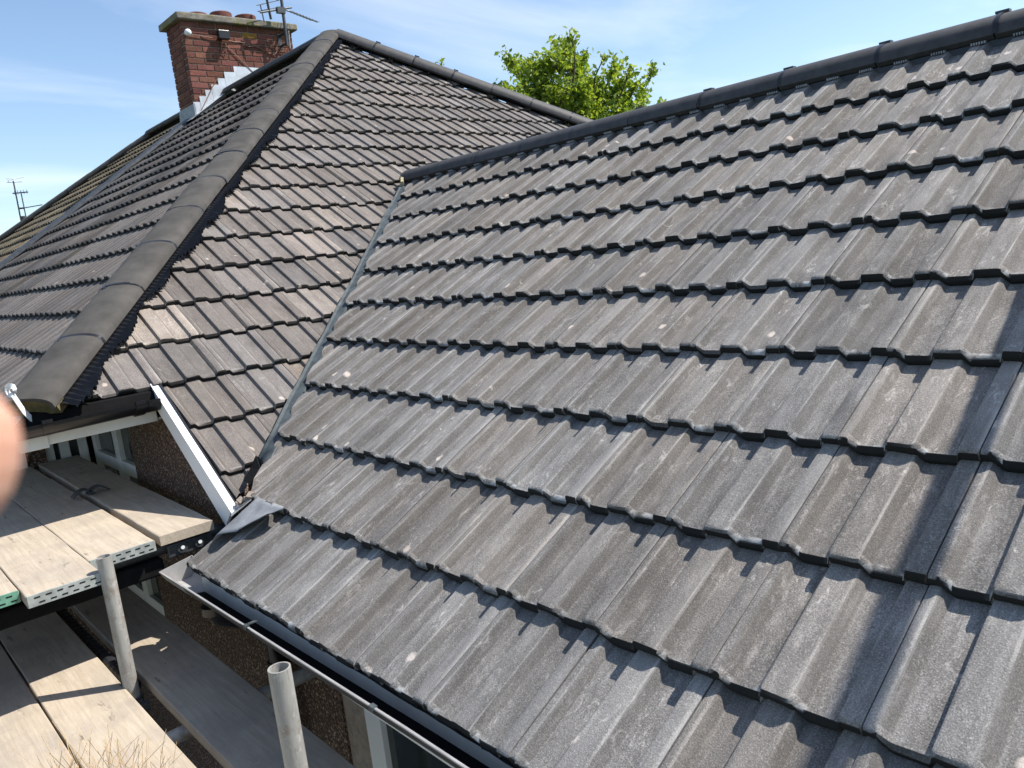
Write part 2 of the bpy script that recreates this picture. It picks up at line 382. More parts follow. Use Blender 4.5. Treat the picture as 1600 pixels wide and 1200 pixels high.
class Slope:
    """one roof slope: a dark underlay with tiles laid on it, course by course"""
    def __init__(s, parent, o, cu, up, gauge, mat, planes, seed):
        s.o = Vector(o); s.cu = Vector(cu).normalized(); s.up = Vector(up).normalized(); s.n = s.cu.cross(s.up).normalized()
        s.g = gauge; s.planes = planes; s.rng = random.Random(seed); s.mat = mat
        s.L = gauge + .035; s.meshes = [tile_mesh('tile', mat, s.L, seed * 10 + k) for k in range(5)]
        s.lo = tile_mesh('tile', mat, s.L, seed * 10 + 9, 1)
        s.tiles = []
    def matrix(s, c, r, jitter=True):
        a = math.atan2(TH + .001, s.g); g = s.rng
        up = s.up * math.cos(a) - s.n * math.sin(a); nn = s.n * math.cos(a) + s.up * math.sin(a)
        p = s.o + s.cu * (c * P + SEAM) + s.up * (r * s.g)
        m = frame(p, s.cu, up, nn)
        if jitter: m = m @ Matrix.Translation((g.uniform(-.0008, .0008), g.gauss(0, .0022), g.uniform(-.0006, .0016))) @ Matrix.Rotation(g.gauss(0, .0026), 4, 'Z') @ Matrix.Rotation(g.gauss(0, .004), 4, 'X')
        return m
    def lay(s, rows, cols, skip=None):
        for r in rows:
            for c in cols:
                m = s.matrix(c, r)
                cor = [m @ Vector(q) for q in ((0, 0, 0), (.3, 0, 0), (.3, s.L, 0), (0, s.L, 0))]
                cut = []; out = False
                for (pp, pn) in s.planes(r, (cor[0] + cor[2]) / 2):
                    d = [(q - pp).dot(pn) for q in cor]
                    if max(d) < .015: out = True; break
                    if min(d) < 0: cut.append((pp, pn))
                if out: continue
                mid = (cor[0] + cor[2]) / 2
                if skip and skip(mid): continue
                s.tiles.append((r, c, m, cut, mid))
    def cutmesh(s, me, m, cut):
        bm = bmesh.new(); bm.from_mesh(me); inv = m.inverted()
        for pp, pn in cut:
            q = inv @ pp; nn = (inv.to_3x3() @ pn).normalized()
            bmesh.ops.bisect_plane(bm, geom=bm.verts[:] + bm.edges[:] + bm.faces[:], plane_co=q, plane_no=nn, clear_inner=True, dist=1e-6)
        if len(bm.faces) == 0: bm.free(); return None
        nm = bpy.data.meshes.new('tile'); bm.to_mesh(nm); bm.free(); nm.materials.clear(); nm.materials.append(s.mat)
        return nm
    def tint(s, lo=.83, hi=1.17, warm=.03):
        g = s.rng; v = g.uniform(lo, hi); w = g.uniform(-warm, warm)
        return (v * (1 + w), v, v * (1 - w), 1)
    def objects(s, parent, keep, special=None):
        for k, (r, c, m, cut, mid) in enumerate(keep):
            me = s.meshes[s.rng.randrange(5)]
            if cut: me = s.cutmesh(me, m, cut)
            if me is None: continue
            o = bpy.data.objects.new('tile', me); COL.objects.link(o); o.matrix_basis = m; par(o, parent)
            o.color = s.tint()
            if special and (r, c) in special: o.color = special[(r, c)]
    def stuff(s, parent, keep, mat, name='tiling', lo=.82, hi=1.2):
        bm = bmesh.new(); lay = bm.loops.layers.color.new('tint'); tints = []
        for (r, c, m, cut, mid) in keep:
            me = s.lo
            if cut: me = s.cutmesh(me, m, cut)
            if me is None: continue
            nf = len(bm.faces); nv = len(bm.verts); bm.from_mesh(me); bm.verts.ensure_lookup_table(); bm.faces.ensure_lookup_table()
            for v in bm.verts[nv:]: v.co = m @ v.co
            t = s.tint(lo, hi)
            t = tuple(min(1, q * .8) for q in t[:3]) + (1,)
            for k_, f in enumerate(bm.faces[nf:]):
                fr = t
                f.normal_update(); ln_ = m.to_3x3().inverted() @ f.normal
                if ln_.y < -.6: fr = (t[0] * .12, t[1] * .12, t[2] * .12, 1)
                for l in f.loops: l[lay] = fr
            if cut: bpy.data.meshes.remove(me)
        me = bpy.data.meshes.new(name); bm.to_mesh(me); bm.free(); me.materials.clear(); me.materials.append(mat)
        o = bpy.data.objects.new(name, me); COL.objects.link(o); par(o, parent); o['kind'] = 'stuff'; return o

TH1, G1 = .52515, .32722                    # extension roof: pitch, gauge
TH2, G2 = .59575, .31373                    # house roof: pitch, gauge
O2 = Vector((-2.06336, .55721, .23084))
t2 = math.tan(TH2); t1 = math.tan(TH1)
APX = Vector((-7.02, 4.18, 3.592)); HK = -2.84        # hip: x + y = HK
def z2(x): return O2.z + (O2.x - x) * t2              # plane of the hipped end slope
def z3(y): return APX.z + (y - APX.y) * t2            # plane of the front slope
def valx(y): return -1.723 - .855 * y                 # valley line
EAVE_X = O2.x - 2 * G2 * math.cos(TH2); EAVE_Z = O2.z + 2 * G2 * math.sin(TH2); EAVE_Y = APX.y - (APX.z - EAVE_Z) / t2
PARTY = -10.05
NAPX = Vector((2 * PARTY - APX.x, APX.y, APX.z))
# ------------------------------------------------------------------ ground
def sheet(name, x0, x1, y0, y1, z, mat):
    o = MB().add([(x0, y0, z), (x1, y0, z), (x1, y1, z), (x0, y1, z)], [(0, 1, 2, 3)]).build(name, mat); o['kind'] = 'structure'; return o
sheet('ground', -900, 900, -900, 900, GROUND - .004, M['far_ground'])
sheet('patio', -22, 8, -8, 14, GROUND, M['ground'])

# ------------------------------------------------------------------ the house
house = empty('house', (-6.5, 4, GROUND), 'hipped house with dark brown roof tiles, brick chimney and pebbledashed walls', 'house')
def poly(name, pts, mat, parent, th=.03):
    mb = MB(); a, b, c = (Vector(p) for p in pts[:3]); n = (b - a).cross(c - a).normalized()
    if n.z < 0: n = -n
    return mb.prism([Vector(p) for p in pts], -n * th).build(name, mat, parent)
UL = .075
def dn(p, n): return Vector(p) - Vector(n) * UL
n2 = Vector((math.sin(TH2), 0, math.cos(TH2))); n3 = Vector((0, -math.sin(TH2), math.cos(TH2))); n4 = Vector((0, math.sin(TH2), math.cos(TH2))); n1 = Vector((0, -math.sin(TH1), math.cos(TH1)))
YR = 2 * APX.y - EAVE_Y
d2 = poly('roof_slope', [dn(p, n2) for p in ((EAVE_X, EAVE_Y + .1, EAVE_Z), (EAVE_X, .27, EAVE_Z), (-1.9, .27, z2(-1.9)), (-1.9, 1.2, z2(-1.9)), (EAVE_X, 2.4, EAVE_Z), (EAVE_X, YR, EAVE_Z), APX)], M['deck'], house)
d3 = poly('roof_slope', [dn(p, n3) for p in ((EAVE_X - .05, EAVE_Y, EAVE_Z), (PARTY, EAVE_Y, EAVE_Z), (PARTY, APX.y, APX.z), APX)], M['deck'], house)
d4 = poly('roof_slope', [dn(p, n4) for p in ((EAVE_X, YR, EAVE_Z), (PARTY, YR, EAVE_Z), (PARTY, APX.y, APX.z), APX)], M['deck'], house)

hipn = Vector((1, 1, 0)).normalized(); hip2n = Vector((1, -1, 0)).normalized()
def planes2(r, q):
    pl = [(Vector((HK + .05, 0, 0)), hipn), (Vector((APX.x + .04, APX.y, 0)), hip2n)]
    pl.append((Vector((-1.723 + .035, 0, 0)), Vector((-1, -.855, 0)).normalized()) if q.y < 2.92 else (Vector((-4.18, 2.92, 0)), Vector((-1, .855, 0)).normalized()))
    if r < 2: pl.append((Vector((0, .292, 0)), Vector((0, 1, 0))))
    pl.append((Vector((-1.862, 0, 0)), Vector((-1, 0, 0))))
    return pl
CAM = Vector((1.197, -.886, 1.014))
def hidden_by_ext(q):      # behind the extension ridge as seen from well around the viewpoint
    if q.y < 3.05: return False
    k = (2.92 - CAM.y) / (q.y - CAM.y); zc = (CAM.z + .35) + (q.z - CAM.z - .35) * k
    return zc < 1.55
s2 = Slope(d2, O2, (0, 1, 0), (-math.cos(TH2), 0, math.sin(TH2)), G2, M['tile2'], planes2, 2)
s2.lay(range(-1, 19), range(-6, 46, 2), hidden_by_ext)
near = sorted(s2.tiles, key=lambda t: (t[4] - CAM).length)
cream = (1.85, 1.78, 1.66, 1)
print('house end tiles', len(near))
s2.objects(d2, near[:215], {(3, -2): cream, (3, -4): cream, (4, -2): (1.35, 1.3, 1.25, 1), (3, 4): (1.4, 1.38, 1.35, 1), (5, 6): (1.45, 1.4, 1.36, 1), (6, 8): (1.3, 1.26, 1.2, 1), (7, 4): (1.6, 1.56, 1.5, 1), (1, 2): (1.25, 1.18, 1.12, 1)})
if len(near) > 215: s2.stuff(d2, near[215:], M['tile3'])
O3 = Vector((APX.x, APX.y, APX.z)) - Vector((0, math.cos(TH2), math.sin(TH2))) * ((APX.z - O2.z) / math.sin(TH2))
def planes3(r, q): return [(Vector((HK - .05, 0, 0)), -hipn), (Vector((PARTY + .11, 0, 0)), Vector((1, 0, 0))), (Vector((0, 4.12, 0)), Vector((0, -1, 0)))]
CH = dict(x0=-10.40, x1=-9.84, y0=3.655, y1=5.27, z1=4.472)
def in_chimney(q): return CH['x0'] < q.x < CH['x1'] - .02 and CH['y0'] < q.y < CH['y1']
s3 = Slope(d3, O3, (1, 0, 0), (0, math.cos(TH2), math.sin(TH2)), G2, M['tile2'], planes3, 3)
s3.lay(range(2, 18), range(-24, 34, 2), in_chimney)
near = sorted(s3.tiles, key=lambda t: (t[4] - CAM).length)
print('house front tiles', len(near))
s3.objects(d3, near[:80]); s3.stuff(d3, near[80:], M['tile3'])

# hip and ridge cappings
def capping(parent, a, b, L, mat, half, rise, name, joints=True, flat=0.0, over=.02, clip=True):
    a = Vector(a); b = Vector(b); n = max(1, round((b - a).length / L)); d = (b - a) / n; t = d.normalized()
    sd = t.cross(Vector((0, 0, 1))).normalized(); up = sd.cross(t)
    prof = []
    for k in range(13):
        an = math.pi * (k / 12); x = -math.cos(an); z = math.sin(an)
        prof.append((x * half, (z ** (1 - flat)) * rise))
    inn = [(x * .86, z - .016) for x, z in prof[::-1]]
    me = None
    for i in range(n):
        ln = d.length - .006
        p0 = a + d * i
        mb = MB(); ring = prof + inn; m = len(ring)
        for (y, k) in ((0, 1.0), (ln * .5, 1.0), (ln, 1.0)):
            for (x, z) in ring: mb.v.append((x * k, y, z * k))
        for q in range(2):
            for j in range(m):
                mb.f.append((q * m + j, q * m + (j + 1) % m, (q + 1) * m + (j + 1) % m, (q + 1) * m + j))
        h = len(prof)
        for q in (0, 2):
            for j in range(h - 1):
                f = (q * m + j, q * m + j + 1, q * m + m - 2 - j, q * m + m - 1 - j); mb.f.append(f if q else f[::-1])
        if me is None: me = mb.mesh(name, mat, 40)
        o = bpy.data.objects.new(name, me); COL.objects.link(o)
        jx = random.gauss(0, .0022); jz = random.gauss(0, .002)
        o.matrix_basis = frame(p0 + sd * jx + up * jz, sd, t, up) @ Matrix.Rotation(random.gauss(0, .004), 4, 'Z'); par(o, parent)
        if i and joints:          # union strap under the joint and its small clip
            u = MB(); pp = [(x * 1.012, z * 1.0 + .0012) for x, z in prof]
            vs = [(x, -.008, z) for x, z in pp] + [(x, .010, z) for x, z in pp]
            u.add(vs, [(j, j + 1, h + j + 1, h + j) for j in range(h - 1)])
            if clip: u.box((-half * .62, -.03, rise * .62), (-half * .34, .012, rise * .90)) if clip == 2 else u.box((-.016, -.03, rise), (.016, .02, rise + .010))
            u.build('ridge_union', M['black_plastic'], parent, 50, frame(p0, sd, t, up))
hip_lo = Vector((EAVE_X - .005, HK - EAVE_X + .005, EAVE_Z - .012)); hip_hi = Vector((APX.x, APX.y, APX.z + .0))
capping(house, hip_lo, hip_hi, .481, M['hip'], .120, .058, 'hip_tile', True, .36, clip=2)
hb = Vector((APX.x + 4.5, APX.y + 4.5, APX.z - 4.5 * t2))
capping(house, APX + Vector((.05, .05, -.045)), hb - Vector((0, 0, .02)), .481, M['ridge'], .145, .105, 'hip_tile')
capping(house, APX + Vector((-.03, 0, -.045)), (CH['x1'] + .02, APX.y, APX.z - .045), .475, M['ridge'], .13, .09, 'ridge_tile')
capping(house, (CH['x0'], APX.y, APX.z - .01), (PARTY - .0, APX.y, APX.z - .01), .475, M['ridge'], .13, .09, 'ridge_tile') if CH['x0'] > PARTY + .2 else None

# pleated foil of the dry hip, both sides of the hip tiles
def pleats(name, a, b, side, parent, w=.085, drop=.03, lift=.0):
    a = Vector(a); b = Vector(b); t = (b - a).normalized(); L = (b - a).length; n = int(L / .0085); mb = MB(); rng = random.Random(3)
    sd = Vector(side)
    for i in range(n + 1):
        p = a + t * (L * i / n); ph = (.009, .006, -.006, -.003)[i % 4]
        wob = .018 * math.sin(i * .11) + .012 * math.sin(i * .031 + 1) + rng.uniform(-.006, .006)
        up = Vector((0, 0, 1))
        mb.v += [tuple(p), tuple(p + sd * (w * .5) + up * (ph + lift)), tuple(p + sd * (w + wob) + up * (ph * 1.6 + rng.uniform(-.002, .006)) + t * rng.uniform(-.003, .003))]
    for i in range(n):
        for k in range(2): mb.f.append((i * 3 + k, (i + 1) * 3 + k, (i + 1) * 3 + k + 1, i * 3 + k + 1))
    o = mb.build(name, M['black_foil'], parent); return o
def on2(x, y, h=0): return Vector((x, y, z2(x))) + n2 * h
e0 = on2(EAVE_X + .03, HK - EAVE_X + .11, .02); e1 = on2(APX.x + .12, APX.y + .02, .02)
sdn = (Vector((0, 1, 0)) * .72 + Vector((math.cos(TH2), 0, -math.sin(TH2))) * .72).normalized()
pleats('hip_foil', e0, e1, sdn, house, .062)
e0b = Vector((APX.x + .12, APX.y + .02, z2(APX.x + .12))) + n2 * .03
sdb = (Vector((0, -1, 0)) * .7 + Vector((math.cos(TH2), 0, -math.sin(TH2))) * .7).normalized()
pleats('hip_foil', e0b, Vector((APX.x + 3.6, APX.y + 3.5, z2(APX.x + 3.6))) + n2 * .03, sdb, house, .05)
# bedding mortar and hip iron at the foot of the hip
MB().add([], []); 
ht = (hip_hi - hip_lo).normalized(); hs_ = ht.cross(Vector((0, 0, 1))).normalized(); hu = hs_.cross(ht)
arc = [hip_lo + ht * .018 + hs_ * (-.112 * math.cos(math.pi * k / 10)) + hu * (.049 * math.sin(math.pi * k / 10) ** .66) for k in range(11)]
arc += [hip_lo + ht * .03 + hs_ * .11 - hu * .05, hip_lo + ht * .03 - hs_ * .11 - hu * .05]
MB().prism(arc, ht * .06).build('hip_mortar', M['hip_bed'], house)
ir = MB(); base = hip_lo + Vector((.02, -.02, .0)); pts = [base + Vector((-.02, .03, -.045)), base + Vector((.01, .0, .0)), base + Vector((.03, -.03, .08))]
for k in range(13):
    an = k / 12 * 1.75 * math.pi; rr = .022 * (1 - k / 22)
    pts.append(base + Vector((.03, -.03, .10)) + Vector((-.018, -.018, 0)) * math.sin(an) * rr / .022 * .9 + Vector((0, 0, 1)) * (-rr * math.cos(an)) )
ir.sweep([(-.012, -.002), (.012, -.002), (.012, .002), (-.012, .002)], pts, ups=(1, 1, 0)); ir.build('hip_iron', M['upvc'], house, 50)

# chimney: mortar core, bricks laid one by one, capping, pots, flashing
core = MB().box((CH['x0'] + .012, CH['y0'] + .012, 2.9), (CH['x1'] - .012, CH['y1'] - .012, CH['z1']))
chim = core.build('chimney', M['mortar'], house)
CO = .0792; BL = .2365
bmeshes = {}
def brick(cx, cy, cz, lx, ly):
    key = (round(lx, 3), round(ly, 3))
    if key not in bmeshes:
        bm = bmesh.new(); bmesh.ops.create_cube(bm, size=1)
        bmesh.ops.scale(bm, vec=(lx, ly, CO - .011), verts=bm.verts)
        bmesh.ops.bevel(bm, geom=bm.edges[:], offset=.004, segments=1, affect='EDGES')
        me = bpy.data.meshes.new('brick'); bm.to_mesh(me); bm.free(); me.materials.append(M['brick']); bmeshes[key] = me
    o = bpy.data.objects.new('brick', bmeshes[key]); COL.objects.link(o)
    o.matrix_basis = Matrix.Translation((cx + random.gauss(0, .002), cy + random.gauss(0, .001), cz)) @ Matrix.Rotation(random.gauss(0, .004), 4, 'X'); par(o, chim)
    v = random.uniform(.68, 1.2); o.color = (v, v * random.uniform(.9, 1.08), v * random.uniform(.88, 1.1), 1)
    if abs(cy - 4.60) < .11 and cz > 4.30 and cx > -9.95: o.color = (1.45, 1.9, .6, 1)   # yellow lichen under the capping
LICHEN = []
row = 0; z = CH['z1'] - CO / 2
while z > 3.1:
    # long face (+X)
    y = CH['y0']; first = True
    step = BL / 2 if row % 2 else BL
    while y < CH['y1'] - .02:
        ly = min(step, CH['y1'] - y); step = BL
        yb = y + ly / 2
        if z + CO > z3(min(yb + ly, APX.y + (APX.y - yb) if yb > APX.y else yb + ly)) - .35: brick(CH['x1'] - .051, yb, z, .102, ly - .011)
        y += ly
    # downslope face (-Y)
    x = CH['x0'] + (0 if row % 2 else 0); step = BL if row % 2 else BL / 2
    while x < CH['x1'] - .11:
        lx = min(step, CH['x1'] - .105 - x); step = BL
        if lx > .03: brick(x + lx / 2, CH['y0'] + .051, z, lx - .011, .102)
        x += lx
    z -= CO; row += 1
mb = MB(); mb.box((CH['x0'] - .07, CH['y0'] - .07, CH['z1'] + .002), (CH['x1'] + .07, CH['y1'] + .07, CH['z1'] + .088)); mb.build('capping_slab', M['cap'], chim, None, None, .012)
mb = MB(); mb.box((CH['x0'] + .0, CH['y0'] + .0, CH['z1'] + .088), (CH['x1'] - .0, CH['y1'] - .0, CH['z1'] + .115)); mb.build('flaunching', M['cap'], chim, None, None, .02)
for py, h in ((3.98, .05), (4.33, .10), (4.69, .095)):
    mb = MB(); zc = CH['z1'] + .10; xc = (CH['x0'] + CH['x1']) / 2 + .06
    prof = [(.135, zc), (.135, zc + h * .3), (.150, zc + h * .4), (.150, zc + h), (.138, zc + h + .012), (.105, zc + h + .008), (.10, zc - .1)]
    n = 22; vs = [(xc + r * math.cos(2 * math.pi * k / n), py + r * math.sin(2 * math.pi * k / n), zz_) for r, zz_ in prof for k in range(n)]
    mb.add(vs, [(i * n + k, i * n + (k + 1) % n, (i + 1) * n + (k + 1) % n, (i + 1) * n + k) for i in range(len(prof) - 1) for k in range(n)])
    mb.build('chimney_pot', M['terracotta'], chim, 40)
ys = [3.64, 3.735, 3.83, 3.93, 4.035, 4.14, 4.29, 4.665]; zt = [3.42, 3.5, 3.585, 3.66, 3.75, 3.84, 3.92]
for k in range(7):
    mb = MB(); y0, y1 = ys[k] - .004, ys[k + 1] + .012; xx = CH['x1'] + .004 + .0025 * (k % 2)
    zb = lambda y: z3(min(y, 2 * APX.y - y)) - .03
    mb.prism([(xx, y0, zb(y0)), (xx, y1, zb(y1)), (xx, y1, zt[k]), (xx, y0, zt[k] - .004)] if k < 6 else [(xx, y0, zb(y0)), (xx, APX.y, zb(APX.y)), (xx, y1, zb(y1)), (xx, y1, zt[k]), (xx, y0, zt[k])], (.004, 0, 0)).build('step_flashing', M['lead_new'], chim)
mb = MB(); mb.prism([(CH['x0'] - .06, CH['y0'] - .004, z3(CH['y0']) - .05), (CH['x1'] + .012, CH['y0'] - .004, z3(CH['y0']) - .05), (CH['x1'] + .012, CH['y0'] - .004, z3(CH['y0']) + .165), (CH['x0'] - .012, CH['y0'] - .004, z3(CH['y0']) + .165)], (0, -.004, 0))
mb.build('apron_flashing', M['lead'], chim)
mb = MB(); ya = CH['y0'] - .12
mb.prism([Vector((CH['x0'] - .15, ya, z3(ya))) + n3 * .012, Vector((CH['x1'] + .12, ya, z3(ya))) + n3 * .012, Vector((CH['x1'] + .12, CH['y0'], z3(CH['y0']))) + n3 * .012, Vector((CH['x0'] - .15, CH['y0'], z3(CH['y0']))) + n3 * .012], n3 * .006)
mb.build('apron_flashing', M['lead'], chim)
mb = MB(); mb.prism([Vector((CH['x1'] + .006, CH['y0'], z3(CH['y0']))) + n3 * .014, Vector((CH['x1'] + .10, CH['y0'], z3(CH['y0']))) + n3 * .014, Vector((CH['x1'] + .10, APX.y - .12, z3(APX.y - .12))) + n3 * .014, Vector((CH['x1'] + .006, APX.y - .12, z3(APX.y - .12))) + n3 * .014], n3 * .005)
mb.build('side_flashing', M['lead_new'], chim)

# front eave of the hipped end: fascia, gutter, soffit, barge board
FX = EAVE_X - .035
mb = MB(); mb.box((FX - .02, EAVE_Y - .03, .405), (FX, .256, .525)); mb.build('fascia', M['upvc_old'], house, None, None, .003)
mb = MB(); mb.box((FX - 6.9, EAVE_Y - .035, .405), (FX - .024, EAVE_Y - .015, .545)); mb.build('fascia', M['upvc_old'], house)
mb = MB(); mb.box((FX - .024, EAVE_Y - .05, .395), (FX + .012, EAVE_Y + .06, .48)); mb.build('fascia_corner', M['upvc_old'], house, None, None, .003)
mb = MB(); mb.box((FX - 6.9, EAVE_Y - .012, .407), (FX - .026, .298, .417)); mb.build('soffit', M['upvc_old'], house)
GR = .058
MB().add([(EAVE_X - .09, EAVE_Y + .06, .572), (EAVE_X - .09, .262, .572), (EAVE_X + .0, .262, .548), (EAVE_X + .0, EAVE_Y - .02, .548), (FX + .045, .255, .505), (FX + .045, EAVE_Y - .08, .495)], [(0, 1, 2, 3), (3, 2, 4, 5)]).build('eaves_tray', M['felt'], house)
def half_round(n=12, r=GR, th=.003):
    o = [(r * math.cos(math.pi + math.pi * k / n), r * math.sin(math.pi + math.pi * k / n)) for k in range(n + 1)]
    i = [((r - th) * math.cos(math.pi + math.pi * k / n), (r - th) * math.sin(math.pi + math.pi * k / n)) for k in range(n, -1, -1)]
    return o + i
gx = FX + GR + .004
gut = MB().sweep(half_round(), [(gx, .243, .522), (gx, EAVE_Y - .10, .512)]).build('gutter', M['gutter_black'], house, 50)
for y in (.16, -.21):
    mb = MB(); mb.sweep(half_round(10, GR + .006, .005), [(gx, y + .02, .520), (gx, y - .02, .519)]); mb.box((gx + GR - .012, y - .02, .515), (gx + GR + .008, y + .02, .528)); mb.build('gutter_bracket', M['gutter_black'], gut, 50)
mb = MB(); mb.sweep(half_round(10, GR + .004, .007), [(gx, .247, .524), (gx, .195, .523)]); mb.build('gutter_end', M['gutter_black'], gut, 50)
mb = MB(); mb.sweep(half_round(), [(FX - .03, EAVE_Y - .10, .512), (FX - 6.8, EAVE_Y - .10, .505)]); mb.build('gutter', M['gutter_black'], house, 50)
# white barge board down the verge
bz = lambda x: .566 - (x + 2.59) * .6868
mb = MB(); xa, xb = -2.605, -1.90
mb.prism([(xa, .250, bz(xa)), (xb, .250, bz(xb)), (xb - .085, .250, bz(xb - .085) - .135), (xa - .012, .250, bz(xa - .012) - .098)], (0, .012, 0)).build('barge_board', M['upvc'], house)
mb = MB(); mb.prism([(xa, .247, bz(xa)), (xb + .008, .247, bz(xb + .008)), (xb + .008, .280, bz(xb + .008)), (xa, .280, bz(xa))], (0, 0, .006)).build('verge_trim', M['upvc'], house)
mb = MB(); mb.prism([(xa + .02, .281, bz(xa) - .02), (xb, .281, bz(xb) - .02), (xb, .281, bz(xb) + .004), (xa + .02, .281, bz(xa) + .004)], (0, .006, 0)).build('verge_seal', M['black_plastic'], house)

# walls, window in the recess and the projecting bay wall
YW = .30
def wall_with_holes(name, x0, x1, z0, z1, holes, y, th, parent, mat, topf=None):
    """wall facing -Y with rectangular openings, built from strips"""
    xs = sorted({x0, x1, *[h[0] for h in holes], *[h[1] for h in holes]}); mb = MB()
    for a, b in zip(xs, xs[1:]):
        spans = sorted([(h[2], h[3]) for h in holes if h[0] <= a + 1e-6 and h[1] >= b - 1e-6]); zc = z0
        for lo, hi in spans + [(z1, z1)]:
            if lo > zc + 1e-4: mb.box((a, y, zc), (b, y + th, lo))
            zc = hi
    return mb.build(name, mat, parent)
W1X0, W1X1 = -4.20, -3.30
mb = MB(); mb.prism([(W1X1, YW, GROUND), (-1.905, YW, GROUND), (-1.905, YW, .06), (EAVE_X, YW, .50), (W1X1, YW, .50)], (0, .25, 0)).build('wall', M['pebble'], house)
mb = MB(); mb.box((W1X0, YW, GROUND), (W1X1, YW + .25, -.84)); mb.build('wall', M['pebble'], house)
mb = MB(); mb.box((W1X0, YW, .404), (W1X1, YW + .25, .50)); mb.build('lintel', M['pebble'], house)
mb = MB(); mb.box((W1X0 - .25, -1.3, GROUND), (W1X0, YW + .25, .10 - .42)); mb.box((W1X0 - .25, -.07, -.32), (W1X0, .06, .42)); mb.box((W1X0 - .25, -1.3, -.32), (W1X0, -.42, .42)); mb.build('wall', M['pebble'], house)
mb = MB(); mb.box((-9.9, -1.3, GROUND), (W1X0 - .26, YW + .25, .40)); mb.build('wall', M['pebble'], house)
mb = MB(); mb.box((-10.0, YW + .26, GROUND), (EAVE_X - .2, YR - .4, .42)); mb.build('wall', M['pebble'], house)
def window(parent, ax, p0, p1, q0, q1, plane, bars_p, bars_q, fw=.06, mat='upvc_old', depth=.05, label=None):
    """ax 'x': window in a wall facing -Y (p along x); ax 'y': facing +X (p along y). q is height"""
    def bx(mb, a, b, c, d, o0, o1):
        return mb.box((a, plane + o0, c), (b, plane + o1, d)) if ax == 'x' else mb.box((plane - o1, a, c), (plane - o0, b, d))
    w = MB(); bx(w, p0, p1, q0, q0 + fw, 0, depth); bx(w, p0, p1, q1 - fw, q1, 0, depth); bx(w, p0, p0 + fw, q0 + fw, q1 - fw, 0, depth); bx(w, p1 - fw, p1, q0 + fw, q1 - fw, 0, depth)
    wo = w.build('window', M[mat], parent, None, None, .004)
    ps = [p0] + list(bars_p) + [p1]; qs = [q0] + list(bars_q) + [q1]
    for b in bars_p:
        m = MB(); bx(m, b - fw * .55, b + fw * .55, q0 + fw, q1 - fw, -.006, depth); m.build('mullion', M[mat], wo, None, None, .004)
    for b in bars_q:
        m = MB(); bx(m, p0 + fw, p1 - fw, b - fw * .5, b + fw * .5, -.004, depth); m.build('transom_bar', M[mat], wo, None, None, .004)
    for i in range(len(ps) - 1):
        for j in range(len(qs) - 1):
            m = MB(); bx(m, ps[i] + fw * .5, ps[i + 1] - fw * .5, qs[j] + fw * .5, qs[j + 1] - fw * .5, .024, .030); m.build('pane', M['glass'], wo)
    return wo
window(house, 'x', W1X0 + .002, W1X1 - .002, -.838, .402, YW + .02, (-3.66,), (.03,), .075)
mb = MB(); mb.box((W1X0, YW - .05, -.88), (W1X1 + .04, YW + .02, -.842)); mb.build('window_sill', M['upvc_old'], house, None, None, .004)
window(house, 'y', .062, .298, -.318, .40, W1X0 - .03, (.17,), (), .05)
window(house, 'y', -.418, -.072, -.318, .40, W1X0 - .03, (), (.10,), .055)
mb = MB(); mb.box((W1X0 - .02, -.11, -.30), (W1X0 + .03, -.05, .40)); mb.build('corner_trim', M['upvc_old'], house, None, None, .004)

# ------------------------------------------------------------------ the extension
ext = empty('house_extension', (-.5, 2.9, GROUND), 'single storey extension with grey weathered concrete tile roof and grey gutter', 'extension')
XE = 2.4
d1 = poly('roof_slope', [dn(p, n1) for p in ((-1.72, .03, .03 * t1), (XE, .03, .03 * t1), (XE, 2.92, 2.92 * t1), (-4.1, 2.92, 2.92 * t1), (-1.72, .25, .25 * t1))], M['deck'], ext)
mb = MB(); mb.prism([(-4.1, 2.92, 2.92 * t1 - .06), (XE, 2.92, 2.92 * t1 - .06), (XE, 5.84, -.06), (-1.9, 5.84, -.06)], (0, 0, -.04)).build('roof_slope', M['tile3'], ext)
def planes1(r, q):
    return [(Vector((-1.585, 0, 0)), Vector((1, .843, 0)).normalized()) if r else (Vector((-1.765, 0, 0)), Vector((1, 0, 0))), (Vector((0, 2.865, 0)), Vector((0, -1, 0)))]
RIB = .0210
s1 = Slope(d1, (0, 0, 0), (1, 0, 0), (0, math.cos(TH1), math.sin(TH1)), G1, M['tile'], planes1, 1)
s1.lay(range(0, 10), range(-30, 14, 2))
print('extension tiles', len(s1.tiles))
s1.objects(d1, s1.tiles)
YRG = 2.92
capping(ext, (-4.07, YRG, 1.614), (XE, YRG, 1.634), .4765, M['ridge'], .125, .090, 'ridge_tile')
# vented filler under the ridge tiles: a black comb with a dotted lip
def filler(y, x0, x1, parent):
    mb = MB(); n1v = n1
    zz0 = y * t1 - .024
    mb.prism([(x0, y, zz0 - .035), (x1, y, zz0 - .035), (x1, y + .01, zz0 + .035), (x0, y + .01, zz0 + .035)], (0, .012, 0)); mb.build('ridge_filler', M['black_plastic'], parent)
    d = MB(); x = x0
    c = math.ceil(x0 / P)
    while c * P < x1:
        for k in range(6):
            xx = c * P + .004 + k * .0095
            d.box((xx, y - .022, zz0 - .008), (xx + .0055, y - .002, zz0 + .002))
        c += 1
    o = d.build('filler_teeth', M['lead'], parent); o['kind'] = 'stuff'
filler(2.815, -3.85, XE, ext)
